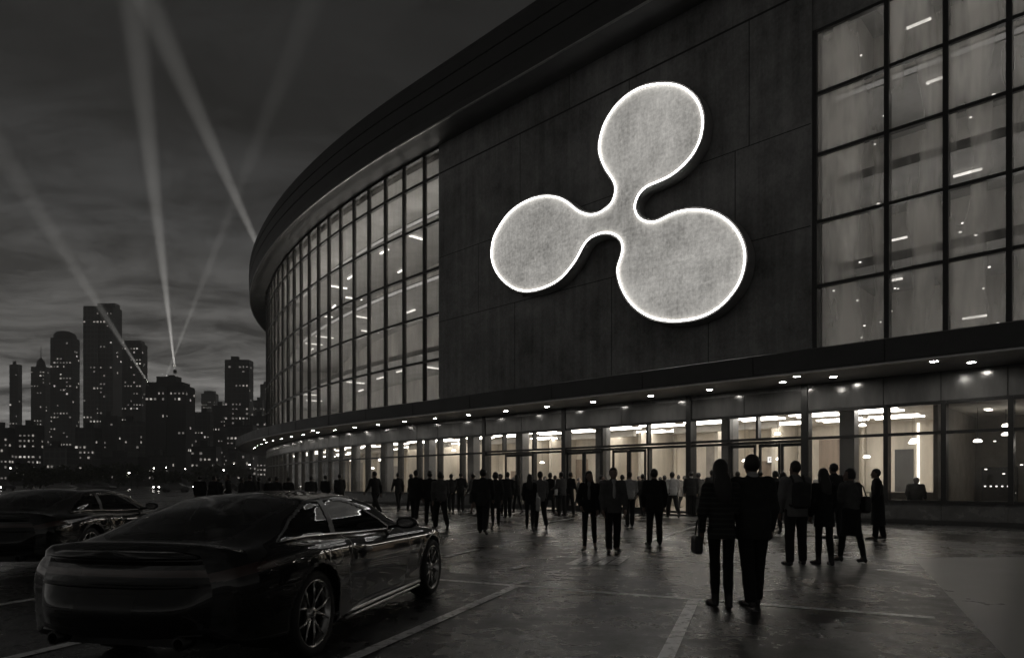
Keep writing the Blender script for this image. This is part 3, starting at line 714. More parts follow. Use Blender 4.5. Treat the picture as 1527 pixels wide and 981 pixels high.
# searchlights
M['lens_bright'] = emat('searchlight_lens_glow', (1, .97, .92), 25., .02)
def searchlight(label, px, py, Y, tx, ty, power, ang, Yt=None, boost=0):
    p = Vector((at(px, Y), Y, hz(py, Y))); q = Vector((at(tx, Yt or Y), Yt or Y, hz(ty, Yt or Y))); d = (q - p).normalized()
    root = empty('searchlight', p - Vector((0, 0, 1.6))); tag(root, label, 'searchlight', 'searchlights on the city roofs')
    rot = d.to_track_quat('Z', 'Y').to_matrix()
    b = MB(); b.lathe([(.01, -1.1), (.7, -1.), (.8, .5), (.85, .6)], n=16); b.v = [tuple(rot @ Vector(v) + Vector((0, 0, 1.6))) for v in b.v]; b.build('lamp_housing', M['dark'], root)
    b = MB(); b.lathe([(.01, .45), (.78, .45)], n=16); b.v = [tuple(rot @ Vector(v) + Vector((0, 0, 1.6))) for v in b.v]; b.build('lens', M['lens_bright'], root)
    b = MB(); b.box((0, 0, .15), (1.2, 1.2, .3)); b.box((-.95, 0, .9), (.12, .3, 1.6)); b.box((.95, 0, .9), (.12, .3, 1.6)); b.build('yoke', M['dark'], root)
    ld = bpy.data.lights.new('beam', 'SPOT'); ld.energy = power; ld.spot_size = R(ang); ld.spot_blend = 1.; ld.shadow_soft_size = .5; ld.color = (1, .98, .94)
    lo = bpy.data.objects.new('beam', ld); C.objects.link(lo); lo.location = p + d * 1.2; lo.rotation_euler = (-d).to_track_quat('Z', 'Y').to_euler()
PW = 2.2e7
searchlight('searchlight on the black stepped block throwing the nearly upright beam', 261, 553, 388, 234, 320, PW, 5.4)
searchlight('searchlight behind the black stepped block throwing the beam that leans right', 246, 566, 400, 330, 350, PW * .36, 4.2)
searchlight('searchlight with a glaring lens at the left shoulder of the black stepped block', 221, 571, 379, 150, 460, PW * .28, 6.5, 360)
searchlight('searchlight behind the arena throwing the broad beam that leans left', 428, 463, 455, 300, 180, PW * .95, 6.0)
# low dark trees, street lamps and cars between the lot and the city
def tree(label, px, Y, H, wid, seed):
    rg = random.Random(seed); root = empty('tree', (at(px, Y), Y, 0)); tag(root, label, 'tree', 'dark trees along the street')
    b = MB(); b.tube([(0, 0, 0), (.1, 0, H * .3), (.0, .1, H * .6), (.1, 0, H * .85)], .2, 6, radii=[.28, .2, .12, .04])
    for k in range(6):
        a = rg.uniform(0, 6.28); z0 = H * rg.uniform(.3, .6); b.tube([(0, 0, z0), (math.cos(a) * wid * .25, math.sin(a) * wid * .25, z0 + H * .15), (math.cos(a) * wid * .42, math.sin(a) * wid * .42, z0 + H * .22)], .07, 5, radii=[.1, .06, .02])
    b.build('trunk', M['trunk'], root)
    c = MB(); cl_ = [(rg.gauss(0, .24) * wid, rg.gauss(0, .24) * wid, H * rg.uniform(.4, .95), rg.uniform(.12, .26) * wid) for _ in range(14)]
    for k in range(1100):
        q = rg.choice(cl_); v = Vector((rg.gauss(0, 1), rg.gauss(0, 1), rg.gauss(0, .8))); v = v.normalized() * q[3] * rg.random() ** .4
        p = Vector(q[:3]) + v; u = Vector((rg.gauss(0, 1), rg.gauss(0, 1), rg.gauss(0, 1))).normalized() * .28; w_ = u.cross(Vector((rg.gauss(0, 1), rg.gauss(0, 1), rg.gauss(0, 1)))).normalized() * .2
        c.add([p - u - w_, p + u - w_, p + u + w_, p - u + w_], [(0, 1, 2, 3)])
    c.build('crown', M['leaf'], root)
for i, (px, Y, H, wd, lb) in enumerate(((36, 190, 6.5, 7, 'dark tree at the far left in front of the low dark blocks'), (95, 170, 5.5, 9, 'wide low tree below the domed tower'), (132, 200, 6.5, 8, 'dark tree below the tallest tower'), (176, 180, 6, 8, 'round tree left of the black stepped block'),
     (205, 210, 6, 7, 'small tree close under the even lit block'), (300, 190, 5.5, 7, 'low tree right of the black stepped block'), (322, 230, 7.5, 7, 'taller tree left of the lone office tower'), (364, 200, 6, 7, 'tree between the street lamps near the arena'), (60, 150, 4.2, 8, 'lowest wide tree nearest the parked cars'), (250, 160, 3.8, 7, 'low hedge like tree in front of the lit ground floor'))):
    tree(lb, px, Y, H, wd, 40 + i)
M['streetlamp'] = emat('street_lamp_glow', (1, .95, .86), 30.); M['streetlamp'].cycles.emission_sampling = 'NONE'; M['lens_bright'].cycles.emission_sampling = 'NONE'
for i, (px, py, Y, lb) in enumerate(((351, 692, 240, 'brightest street lamp, nearest the canopy tip'), (232, 698, 230, 'street lamp below the black stepped block'), (250, 697, 260, 'street lamp just right of the one below the stepped block'), (156, 701, 200, 'lone street lamp left of the black stepped block'), (336, 701, 210, 'street lamp left of the brightest one'), (374, 693, 250, 'street lamp closest to the arena wall'), (278, 699, 270, 'street lamp right of the stepped block'), (300, 699, 240, 'street lamp between two trees'), (20, 698, 190, 'street lamp at the far left edge'), (53, 702, 215, 'low street lamp second from the left edge'), (196, 705, 180, 'short street lamp behind the second car'))):
    h = hz(py, Y); root = empty('street_lamp', (at(px, Y), Y, 0)); tag(root, lb, 'street lamp', 'street lamps towards the city')
    b = MB(); b.tube([(0, 0, 0), (0, 0, h), (.0, -.4, h + .25), (0, -1.1, h + .3)], .06, 6, radii=[.09, .06, .05, .04]); b.build('pole', M['dark'], root)
    b = MB(); b.lathe([(.02, .22), (.16, .14), (.3, 0), (.31, -.03)], c=(0, -1.1, h + .12), n=12); b.build('lamp_shade', M['dark'], root)
    b = MB(); b.lathe([(.01, -.18), (.16, -.12), (.24, .0)], c=(0, -1.1, h + .08), n=12); b.build('bulb', M['streetlamp'], root)
# ------------------------------------------------------------------ the sports coupe
M['paintcar'] = pmat('dark_car_paint', W3(.008), .5, 0, .12, 2, coat=1., spec=.02)
M['carglass'] = glassmat('tinted_car_glass', .42, .012, .3)
M['tyre'] = pmat('tyre_rubber', W3(.012), .75, 0, .2, 8)
M['rim'] = pmat('alloy_rim', W3(.45), .22, 1., .1, 4)
M['rimdark'] = pmat('dark_alloy', W3(.04), .35, .8, .1, 4)
M['trim'] = pmat('black_trim', W3(.008), .35, 0, .2, 4)
M['chrome'] = pmat('chrome_trim', W3(.6), .12, 1., .05, 4)
M['taillight'] = pmat('unlit_tail_light', (.05, .028, .024), .12, 0, .2, 6, coat=.6)
M['headlight'] = pmat('unlit_headlight', W3(.35), .08, .2, .1, 6, coat=1.)
M['cabin'] = pmat('cabin_leather', W3(.03), .6, 0, .3, 4)
AXR, AXF, RW = -1.55, 1.55, .355
_ys = [-2.52, -2.45, -2.3, -2.05, -1.55, -1.0, -.4, .2, .8, 1.3, 1.6, 1.95, 2.2, 2.36, 2.44]
_tab = {
 'w':  [.690, .835, .918, .965, 1.01, .985, .938, .930, .938, .955, .962, .930, .850, .720, .600],
 'zb': [.36, .30, .27, .25, .21, .185, .18, .18, .18, .19, .20, .20, .19, .19, .20],
 'zs': [.80, .835, .862, .885, .915, .905, .875, .865, .855, .85, .835, .785, .72, .65, .58],
 'zc': [.945, .962, .970, 1.05, 1.225, 1.33, 1.345, 1.28, 1.05, .95, .91, .865, .80, .71, .63],
 'wb': [.60, .70, .78, .82, .82, .81, .80, .79, .79, .80, .80, .76, .68, .56, .46],
 'zbk':[.90, .915, .925, .945, .965, .95, .925, .91, .90, .885, .865, .815, .745, .67, .595],
 'wr': [.44, .48, .53, .58, .60, .59, .58, .60, .66, .66, .60, .52, .46, .38, .30],
 'zr': [.935, .952, .960, 1.02, 1.165, 1.27, 1.285, 1.22, 1.0, .915, .885, .845, .785, .70, .62],
}
def _interp(key, y):
    X, V = _ys, _tab[key]; n = len(X)
    if y <= X[0]: return V[0]
    if y >= X[-1]: return V[-1]
    i = max(k for k in range(n - 1) if X[k] <= y); h = [X[k + 1] - X[k] for k in range(n - 1)]; d = [(V[k + 1] - V[k]) / h[k] for k in range(n - 1)]
    def sl(k):
        if k == 0: return d[0]
        if k == n - 1: return d[-1]
        if d[k - 1] * d[k] <= 0: return 0
        return 2 * d[k - 1] * d[k] / (d[k - 1] + d[k])
    t = (y - X[i]) / h[i]; m0, m1 = sl(i), sl(i + 1)
    return (2 * t ** 3 - 3 * t * t + 1) * V[i] + (t ** 3 - 2 * t * t + t) * h[i] * m0 + (-2 * t ** 3 + 3 * t * t) * V[i + 1] + (t ** 3 - t * t) * h[i] * m1
def section(y):
    g = {k: _interp(k, y) for k in _tab}; w = g['w']
    return np.array([(.80 * w, g['zb']), (.95 * w, g['zb'] + .025), (.975 * w, .40 if g['zb'] < .3 else .45), (w, .62 if g['zs'] > .75 else g['zs'] - .12), (.99 * w, g['zs'] - .09), (.945 * w, g['zs'] - .005), (g['wb'], g['zbk']),
                     (g['wr'] * .45 + g['wb'] * .55 + .018, g['zr'] * .5 + g['zbk'] * .5), (g['wr'], g['zr']), (g['wr'] * .55, g['zr'] * .3 + g['zc'] * .7), (0, g['zc'])])
NP = 11; NV = 12           # control points, samples between two of them
def prof(y):
    P = section(y); out = []
    for i in range(NP - 1):
        p0 = P[max(0, i - 1)]; p1 = P[i]; p2 = P[i + 1]; p3 = P[i + 2] if i + 2 < NP else np.array((-P[i][0], P[i][1])) if i + 1 == NP - 1 else P[i + 1]
        if i == 0: p0 = 2 * p1 - p2
        for s in range(NV):
            t = s / NV; out.append(.5 * ((2 * p1) + (-p0 + p2) * t + (2 * p0 - 5 * p1 + 4 * p2 - p3) * t * t + (-p0 + 3 * p1 - 3 * p2 + p3) * t ** 3))
    out.append(P[-1]); return np.array(out)
def inpoly(x, y, poly):
    c = np.zeros(x.shape, bool); n = len(poly)
    for i in range(n):
        (x1, y1), (x2, y2) = poly[i - 1], poly[i]
        if y1 == y2: continue
        c ^= ((y1 > y) != (y2 > y)) & (x < (x2 - x1) * (y - y1) / (y2 - y1) + x1)
    return c
def make_car():
    root = empty('parked_car')
    Y = np.linspace(-2.52, 2.44, 331); G = np.array([prof(y) for y in Y]); nY, nV = G.shape[:2]
    # spoiler lip at the tail
    P3 = np.zeros((nY, nV, 3)); P3[:, :, 0] = G[:, :, 0]; P3[:, :, 1] = Y[:, None]; P3[:, :, 2] = G[:, :, 1]
    lip = np.exp(-((Y + 2.42) / .09) ** 2)[:, None] * (np.arange(nV)[None, :] >= 6 * NV - 4)
    P3[:, :, 2] += lip * .035
    cx_ = (P3[:-1, :-1] + P3[1:, 1:]) / 2; xc, yc, zc = cx_[..., 0], cx_[..., 1], cx_[..., 2]
    vi = np.broadcast_to(np.arange(nV - 1)[None, :], yc.shape) / NV
    side = vi < 6.0
    hole = np.zeros(yc.shape, bool)
    for ax in (AXR, AXF): hole |= side & (((yc - ax) ** 2 + (zc - RW) ** 2) < .405 ** 2)
    cab = (vi >= 6.1) & (vi < 8.0)
    up = vi - 6.0                                        # 0 at belt, 2 at the rail
    # side glass outline in (y, height fraction)
    SWF = [(-.87, .12), (.52, .12), (.29, .7), (-.06, 1.35), (-.42, 1.70), (-.79, 1.82)]
    SWR = [(-1.88, .12), (-.97, .12), (-.89, 1.82), (-1.15, 1.76), (-1.52, 1.28), (-1.80, .5)]
    swf = cab & inpoly(yc, up, SWF); swr = cab & inpoly(yc, up, SWR)
    top = (vi >= 8.0)
    lat = xc
    rg = (vi >= 7.75) & inpoly(yc, lat, [(-2.22, -.1), (-2.18, .42), (-2.08, .54), (-1.26, .56), (-1.18, .5), (-1.10, -.1)])
    ws = (vi >= 7.75) & inpoly(yc, lat, [(.08, -.1), (.12, .52), (.18, .56), (.72, .66), (.80, .55), (.88, -.1)])
    pan = top & inpoly(yc, lat, [(-1.0, -.1), (-.98, .42), (-.93, .46), (-.06, .46), (.0, -.1)])
    tl = (vi >= 4.15) & (vi < 5.0) & inpoly(yc, zc, [(-2.6, .74), (-2.12, .76), (-2.02, .80), (-2.1, .86), (-2.6, .86)])
    hl = (vi >= 4.6) & (vi < 6.6) & inpoly(yc, zc, [(1.85, .80), (2.3, .62), (2.36, .70), (2.0, .86)])
    used = swf | swr | rg | ws | pan | tl | hl
    def near(mask, k=1):
        m2 = mask.copy()
        for _ in range(k):
            t = m2.copy(); t[1:] |= m2[:-1]; t[:-1] |= m2[1:]; t[:, 1:] |= m2[:, :-1]; t[:, :-1] |= m2[:, 1:]; m2 = t
        return m2
    body = ~(hole | used)
    DOOR = [(-.82, .30), (.62, .30), (.74, .62), (.72, .97), (-.76, .97), (-.98, .66)]
    dm = body & side & inpoly(yc, zc, DOOR); edge = near(dm) & ~dm & side & body
    def line_mask(f): return f & body
    BON = [(-2.24, .56), (-2.40, .58), (-2.47, .45), (-2.47, -.1), (-2.23, -.1)]
    bt = body & (vi >= 6.2) & inpoly(yc, lat, BON); edge |= (near(bt) & ~bt & body & (vi >= 6))
    hd = body & (vi >= 6.3) & inpoly(yc, lat, [(.93, -.1), (.87, .64), (1.6, .62), (2.12, .42), (2.25, -.1)]); edge |= (near(hd) & ~hd & body & (vi >= 6))
    fd = body & side & ((((yc + 1.25) / .13) ** 2 + ((zc - .80) / .075) ** 2) < 1); edge |= (near(fd) & ~fd & body & side)
    vent = body & side & inpoly(yc, zc, [(1.02, .46), (1.12, .46), (1.16, .74), (1.09, .74)])
    black = near(swf | swr | rg | ws, 2) & body & ((vi > 6))
    arch = near(hole, 2) & body & side
    sill = body & (vi < 1.35) & (np.abs(yc) < 1.15)
    body &= ~dm
    matl = np.zeros(yc.shape, int); pill = body & (vi >= 6.05) & (vi < 7.85) & inpoly(yc, up, [(-1.01, .1), (-.83, .1), (-.73, 1.92), (-.95, 1.92)]); matl[edge] = 1; matl[pill] = 1; matl[black] = 1; matl[vent] = 1; matl[arch] = 1; matl[body & (vi < 1.0)] = 1
    chrm = near(swf | swr) & (vi >= 6) & (vi < 6.35) & ~(swf | swr) & (yc > -1.3) & (yc < .95); 
    idx = np.arange(nY * nV).reshape(nY, nV)
    def piece(mask, name, mats, mi=None, sides=(1, -1), parent=root, off=0.):
        jj, kk = np.nonzero(mask); out = []
        Vs, Fs, Ms = [], [], []; o = 0
        for s in sides:
            q = np.stack([idx[jj, kk], idx[jj + 1, kk], idx[jj + 1, kk + 1], idx[jj, kk + 1]], 1)
            un, inv = np.unique(q, return_inverse=True); inv = inv.reshape(q.shape)
            V = P3.reshape(-1, 3)[un].copy(); 
            if off: V[:, 0] -= off; V[:, 2] -= off * .5
            V[:, 0] *= s
            Fs.append((inv if s > 0 else inv[:, ::-1]) + o); Vs.append(V); o += len(V)
            if mi is not None: Ms.append(mi[jj, kk])
        return npmesh(name, np.concatenate(Vs), np.concatenate(Fs), mats, parent, True, np.concatenate(Ms) if mi is not None else None)
    bodyo = piece(body, 'body', [M['paintcar'], M['trim']], matl)
    for s in (1, -1):
        d = piece(dm, 'door', [M['paintcar']], None, (s,))
        piece(swf, 'window', [M['carglass']], None, (s,), d, .006)
        piece(swr, 'quarter_window', [M['carglass']], None, (s,), root, .006)
        piece(tl, 'tail_light', [M['taillight']], None, (s,)); piece(hl, 'headlight', [M['headlight']], None, (s,))
        h = MB(); h.tube([(s * .955, -.68, .775), (s * .978, -.63, .782), (s * .978, -.47, .785), (s * .95, -.41, .78)], .016, 8); h.build('door_handle', M['trim'], d)
        # belt line strip, sill strip and mirror
        h = MB(); pts = [(s * (np.interp(y, Y, P3[:, 6 * NV, 0]) + .004), y, np.interp(y, Y, P3[:, 6 * NV, 2]) + .012) for y in np.linspace(-1.88, .54, 24)]; h.tube(pts, .009, 6); h.build('chrome_strip', M['chrome'], root)
        h = MB(); h.tube([(s * (.93), y, .245) for y in np.linspace(-1.05, 1.08, 12)], .02, 6); h.tube([(s * (.955), y, .21) for y in np.linspace(-1.0, 1.0, 12)], .014, 6); h.build('sill_trim', M['metal'], root)
        mm = MB(); mm.tube([(s * .80, .42, .93), (s * .93, .41, .955), (s * 1.0, .39, .965)], .02, 8)
        prof_ = [(-.115, .02), (-.10, .052), (-.04, .066), (.05, .060), (.10, .036), (.12, .008)]
        rings = []
        for (dx, r) in prof_:
            rings.append([(s * (1.02 + dx), .40 + math.cos(a) * r * (1.2 if math.cos(a) > 0 else .35), .985 + math.sin(a) * r) for a in [2 * math.pi * k / 14 for k in range(14)]])
        vs = [q for g_ in rings for q in g_]; mm.add(vs, [(i * 14 + k, i * 14 + (k + 1) % 14, (i + 1) * 14 + (k + 1) % 14, (i + 1) * 14 + k) for i in range(5) for k in range(14)] + [tuple(range(13, -1, -1)), tuple(5 * 14 + k for k in range(14))], 0, True)
        mi_ = mm.build('door_mirror', M['paintcar'], root)
        h = MB(); h.add([(s * (1.02 + .09 * math.cos(a)), .358, .985 + .042 * math.sin(a)) for a in [2 * math.pi * k / 16 for k in range(16)]], [tuple(range(16))]); h.build('mirror_glass', M['chrome'], mi_)
    piece(rg, 'rear_window', [M['carglass']], None); piece(ws, 'windscreen', [M['carglass']], None); piece(pan, 'roof_panel', [M['carglass']], None)
    # tail and nose: bulged faces closing the shell
    for (j, s, nm) in ((0, -1, 'rear_bumper'), (nY - 1, 1, 'front_bumper')):
        pr = P3[j]; n = 25; V = []; mi = []
        for k in range(nV):
            hw, z_ = pr[k, 0], pr[k, 2]
            for i in range(n):
                u = -1 + 2 * i / (n - 1)
                bul = (.12 if s < 0 else .17) * (1 - abs(u) ** 3.)
                if s < 0:
                    bul += .09 * math.exp(-((z_ - .55) / .15) ** 2) * (1 - u ** 6)
                    if z_ > .72 and z_ < .87: bul -= .03 * (1 - u ** 8)
                    if z_ > .9: bul += .03
                V.append((hw * u, Y[j] + s * bul, z_))
        F = []
        for k in range(nV - 1):
            for i in range(n - 1):
                F.append((k * n + i, k * n + i + 1, (k + 1) * n + i + 1, (k + 1) * n + i)); z_ = pr[k, 2]; u = abs(-1 + 2 * (i + .5) / (n - 1))
                mm_ = 0
                if s < 0 and .77 < z_ < .82: mm_ = 2
                elif s < 0 and z_ < .42: mm_ = 1
                elif s < 0 and .50 < z_ < .66 and u < .36: mm_ = 1
                elif s > 0 and z_ < .5 and u < .8: mm_ = 1
                mi.append(mm_)
        npmesh(nm, V, F, [M['paintcar'], M['trim'], M['taillight']], root, True, mi)
    h = MB(); h.tube([(x_, -2.68 + .15 * abs(x_ / .69) ** 3, .715) for x_ in np.linspace(-.62, .62, 19)], .008, 6); h.tube([(x_, -2.645 + .12 * abs(x_ / .69) ** 3, .38) for x_ in np.linspace(-.64, .64, 19)], .010, 6); h.build('bumper_trim', M['rimdark'], root)
    for s in (1, -1):
        e_ = MB(); e_.lathe([(.035, 0), (.048, 0), (.05, .12)], n=16); e_.v = [(x_ + s * .5, -2.62 + z_, y_ + .33) for x_, y_, z_ in e_.v]; e_.build('exhaust_pipe', M['trim'], root)
    u = MB(); u.box((0, 0, .27), (1.5, 2.3, .12)); u.box((0, -2.05, .36), (1.3, .8, .2)); u.box((0, 2.1, .3), (1.1, .5, .2)); u.build('underbody', M['trim'], root)
    cb_ = MB()
    for sx_ in (-.38, .38):
        for (y_, zz) in ((-.36, 0), (-1.12, -.04)):
            cb_.box((sx_, y_, .48 + zz), (.5, .5, .2)); cb_.box((sx_, y_ - .3, .76 + zz), (.48, .14, .5), M=Matrix.Rotation(R(14), 3, 'X')); cb_.box((sx_, y_ - .37, 1.05 + zz), (.24, .1, .16), M=Matrix.Rotation(R(14), 3, 'X'))
    cb_.box((0, .52, .78), (1.36, .3, .22)); cb_.box((0, -.2, .32), (1.5, 2.6, .1)); cb_.box((0, -1.75, .82), (1.3, .6, .05)); cb_.tube([(-.38 + .18 * math.cos(a), .26, .86 + .18 * math.sin(a)) for a in [2 * math.pi * k / 20 for k in range(20)]], .016, 6, closed=True)
    cb_.build('cabin', M['cabin'], root)
    # wheels
    first = None
    for ax in (AXR, AXF):
        for s in (1, -1):
            wl = MB()
            a0 = MB()
            # arch liner
            arc = [(ax + .43 * math.cos(a), RW + .43 * math.sin(a)) for a in np.linspace(-.5, math.pi + .5, 20)]
            a0.add([(s * x_, p[0], p[1]) for p in arc for x_ in (.52, .90)], [(2 * i, 2 * i + 1, 2 * i + 3, 2 * i + 2) for i in range(19)], 0, True)
            a0.add([(s * .52, p[0], p[1]) for p in arc], [tuple(range(20))]); a0.build('arch_liner', M['trim'], root)
            if first is None:
                whl = empty('wheel', (s * .83, ax, RW), 0, root); first = whl
                t = MB(); t.lathe([(.27, -.12), (.30, -.13), (.335, -.125), (.352, -.10), (.355, 0), (.352, .10), (.335, .125), (.30, .13), (.268, .12)], 'X', n=48); t.build('tyre', M['tyre'], whl)
                t = MB(); t.lathe([(.255, -.115), (.24, -.10), (.235, .05), (.245, .09), (.262, .118), (.272, .124), (.278, .118), (.278, -.115)], 'X', n=48); ro = t.build('rim', M['rim'], whl)
                sp_ = MB()
                for k in range(10):
                    a = 2 * math.pi * (k // 2) / 5 + (.10 if k % 2 else -.10); a2 = 2 * math.pi * (k // 2) / 5 + (.34 if k % 2 else -.34)
                    q0 = Vector((.085, math.cos(a) * .05, math.sin(a) * .05)); q1 = Vector((.10, math.cos((a + a2) / 2) * .155, math.sin((a + a2) / 2) * .155)); q2 = Vector((.108, math.cos(a2) * .262, math.sin(a2) * .262))
                    sp_.tube([q0, q1, q2], .012, 6, radii=[.017, .012, .010])
                sp_.lathe([(.001, .112), (.03, .112), (.055, .10), (.06, .06)], 'X', n=20); sp_.build('spoke', M['rim'], whl)
                t = MB(); t.lathe([(.001, .0), (.17, 0), (.17, .03), (.001, .035)], 'X', n=32); t.build('brake_disc', M['rimdark'], whl)
            else:
                whl = copy_tree(first, root); whl.location = (s * .83, ax, RW); whl.rotation_euler = (0, 0, 0 if s > 0 else math.pi)
    return root
car = make_car(); car.location = (-2.24, 7.20, 0); car.rotation_euler = (0, 0, R(-11.2))
tag(car, 'glossy dark sports coupe parked nearest, seen from its rear right corner', 'car', 'sports coupes in the parking bays')
car2 = copy_tree(car); car2.location = (-7.85, 12.3, 0); car2.rotation_euler = (0, 0, R(4))
tag(car2, 'dark coupe parked beyond the nearest car, half hidden at the left edge', 'car', 'sports coupes in the parking bays')
# far parked cars towards the street
M['farpaint'] = [pmat('far_car_paint', W3(g), .25, .3, .1, 2, coat=.8) for g in (.02, .06, .12)]
M['headlamp_on'] = emat('headlamp_glow', (1, .97, .9), 22.)
def far_car(label, px, Y, rz, paint, lit):
    root = empty('parked_car', (at(px, Y), Y, 0), rz); tag(root, label, 'car', 'cars along the far street')
    P = [(-2.2, .35), (-2.25, .75), (-1.9, .92), (-1.2, 1.0), (-.6, 1.42), (.5, 1.45), (1.1, 1.02), (2.0, .85), (2.25, .6), (2.25, .3)]
    b = MB(); rings = []
    for sx_, sc in ((-.88, .97), (-.8, 1), (.8, 1), (.88, .97)): rings.append([(sx_ * (1 if z_ < 1.05 else .82), y_ * sc, .3 + (z_ - .3) * sc) for y_, z_ in P])
    n = len(P); vs = [q for r_ in rings for q in r_]; b.add(vs, [(i * n + k, i * n + (k + 1) % n, (i + 1) * n + (k + 1) % n, (i + 1) * n + k) for i in range(3) for k in range(n)] + [tuple(range(n - 1, -1, -1)), tuple(3 * n + k for k in range(n))]); b.build('body', paint, root)
    g = MB(); g.box((0, -.05, 1.2), (1.53, 1.5, .3)); g.build('window', M['trim'], root)
    for y_ in (-1.35, 1.4):
        for s in (-1, 1):
            t = MB(); t.lathe([(.001, -.1), (.3, -.1), (.33, -.06), (.33, .06), (.3, .1), (.001, .1)], 'X', (s * .78, y_, .33), 16); t.build('wheel', M['tyre'], root)
    for s in (-1, 1):
        t = MB(); t.box((s * .62, 2.26, .66), (.3, .06, .13)); t.build('headlight', M['headlamp_on'] if lit else M['headlight'], root)
for q in (('silver far car with lit headlamps just left of the arena', 338, 120, 2.6, 2, True), ('far dark car beside the lit one near the arena', 362, 135, 2.9, 0, False), ('far car with lit headlamps under the black stepped block', 246, 130, 2.9, 1, True),
          ('far grey car behind the near coupe roof', 262, 105, 1.7, 1, False), ('far dark car left of the black stepped block', 150, 110, 1.5, 0, False), ('far car with lit headlamps at the left edge', 6, 125, 3.3, 1, True), ('far pale car under the domed tower', 92, 118, 1.6, 2, False), ('far dark car under the tallest tower', 120, 140, 1.4, 0, False), ('far car with lit headlamps right of the stepped block', 296, 150, 3.4, 2, True), ('far dark car close to the arena wall', 385, 150, 2.8, 0, True)):
    far_car(q[0], q[1], q[2], q[3], M['farpaint'][q[4]], q[5])
# ------------------------------------------------------------------ people: smooth bodies grown from a posed skeleton
def isosurf(f, lo, hi, res):
    lo = np.array(lo, float); hi = np.array(hi, float); n = np.maximum(3, np.ceil((hi - lo) / res).astype(int) + 1)
    ax = [(lo[i] + np.arange(n[i]) * res).astype(np.float32) for i in range(3)]
    X, Y, Z = np.meshgrid(*ax, indexing='ij'); D = f(X, Y, Z); ins = D < 0
    cnt = np.zeros(tuple(n - 1), np.float32); acc = np.zeros(tuple(n - 1) + (3,), np.float32)
    sl = lambda o: tuple(slice(o[i], n[i] - 1 + o[i]) for i in range(3))
    for axis in range(3):
        o1, o2 = [i for i in range(3) if i != axis]
        for a in (0, 1):
            for b in (0, 1):
                p = [0, 0, 0]; p[o1] = a; p[o2] = b; q = list(p); q[axis] = 1
                d0, d1 = D[sl(p)], D[sl(q)]; cr = (d0 < 0) != (d1 < 0); t = np.where(cr, d0 / np.where(cr, d0 - d1, 1), 0)
                cnt += cr
                for i in range(3): acc[..., i] += np.where(cr, (t if i == axis else p[i]), 0)
    act = cnt > 0; ci = np.argwhere(act); vid = -np.ones(act.shape, int); vid[act] = np.arange(len(ci))
    V = lo + (ci + acc[act] / cnt[act][:, None]) * res; F = []
    for axis in range(3):
        o1, o2 = [(1, 2), (2, 0), (0, 1)][axis]
        s0 = [slice(None)] * 3; s1 = [slice(None)] * 3; s0[axis] = slice(0, -1); s1[axis] = slice(1, None)
        for o in (o1, o2): s0[o] = slice(1, -1); s1[o] = slice(1, -1)
        a, b = ins[tuple(s0)], ins[tuple(s1)]; e = np.argwhere(a != b)
        if not len(e): continue
        fl = a[tuple(e.T)]; base = e.copy(); base[:, o1] += 1; base[:, o2] += 1
        def c(u, v):
            q = base.copy(); q[:, o1] -= u; q[:, o2] -= v; return vid[tuple(q.T)]
        quad = np.stack([c(1, 1), c(0, 1), c(0, 0), c(1, 0)], 1); quad[~fl] = quad[~fl][:, ::-1]; F.append(quad)
    return V, np.concatenate(F)
def cap(p, q, r0, r1):
    p = np.array(p, float); q = np.array(q, float)
    def f(X, Y, Z):
        d = q - p; l = max(1e-9, d @ d); t = np.clip(((X - p[0]) * d[0] + (Y - p[1]) * d[1] + (Z - p[2]) * d[2]) / l, 0, 1)
        return np.sqrt((X - p[0] - t * d[0]) ** 2 + (Y - p[1] - t * d[1]) ** 2 + (Z - p[2] - t * d[2]) ** 2) - (r0 + (r1 - r0) * t)
    return f
def ell(c, r):
    def f(X, Y, Z):
        k0 = np.sqrt(((X - c[0]) / r[0]) ** 2 + ((Y - c[1]) / r[1]) ** 2 + ((Z - c[2]) / r[2]) ** 2)
        return (k0 - 1) * min(r)
    return f
def col(c0, c1, r0, r1):                       # elliptical tapered column, along z
    def f(X, Y, Z):
        t = np.clip((Z - c0[2]) / (c1[2] - c0[2]), 0, 1); rx = r0[0] + (r1[0] - r0[0]) * t; ry = r0[1] + (r1[1] - r0[1]) * t
        k = np.sqrt(((X - c0[0] - (c1[0] - c0[0]) * t) / rx) ** 2 + ((Y - c0[1] - (c1[1] - c0[1]) * t) / ry) ** 2)
        return np.maximum((k - 1) * np.minimum(rx, ry), np.maximum(c0[2] - Z, Z - c1[2]))
    return f
def union(fs, k=.03):
    def f(X, Y, Z):
        d = fs[0](X, Y, Z)
        for g in fs[1:]:
            e = g(X, Y, Z); h = np.clip(.5 + .5 * (e - d) / k, 0, 1); d = e * (1 - h) + d * h - k * h * (1 - h)
        return d
    return f
def cut(f, g): return lambda X, Y, Z: np.maximum(f(X, Y, Z), g(X, Y, Z))
def cloth(name, g, var=.3, sc=5): return pmat(name, W3(g), .85, 0, var, sc, .25, 60, spec=.25)
M['skin'] = pmat('skin', (.17, .12, .095), .55, 0, .15, 8); M['hair'] = pmat('dark_hair', (.012, .010, .008), .5, 0, .3, 30)
CL = {'black': cloth('black_wool', .010), 'char': cloth('charcoal_cloth', .022), 'grey': cloth('grey_cloth', .075), 'mid': cloth('mid_grey_cloth', .14), 'pale': cloth('pale_cloth', .38), 'navy': cloth('deep_navy_cloth', .014), 'shoe': pmat('shoe_leather', W3(.012), .4), 'denim': cloth('dark_denim', .02)}
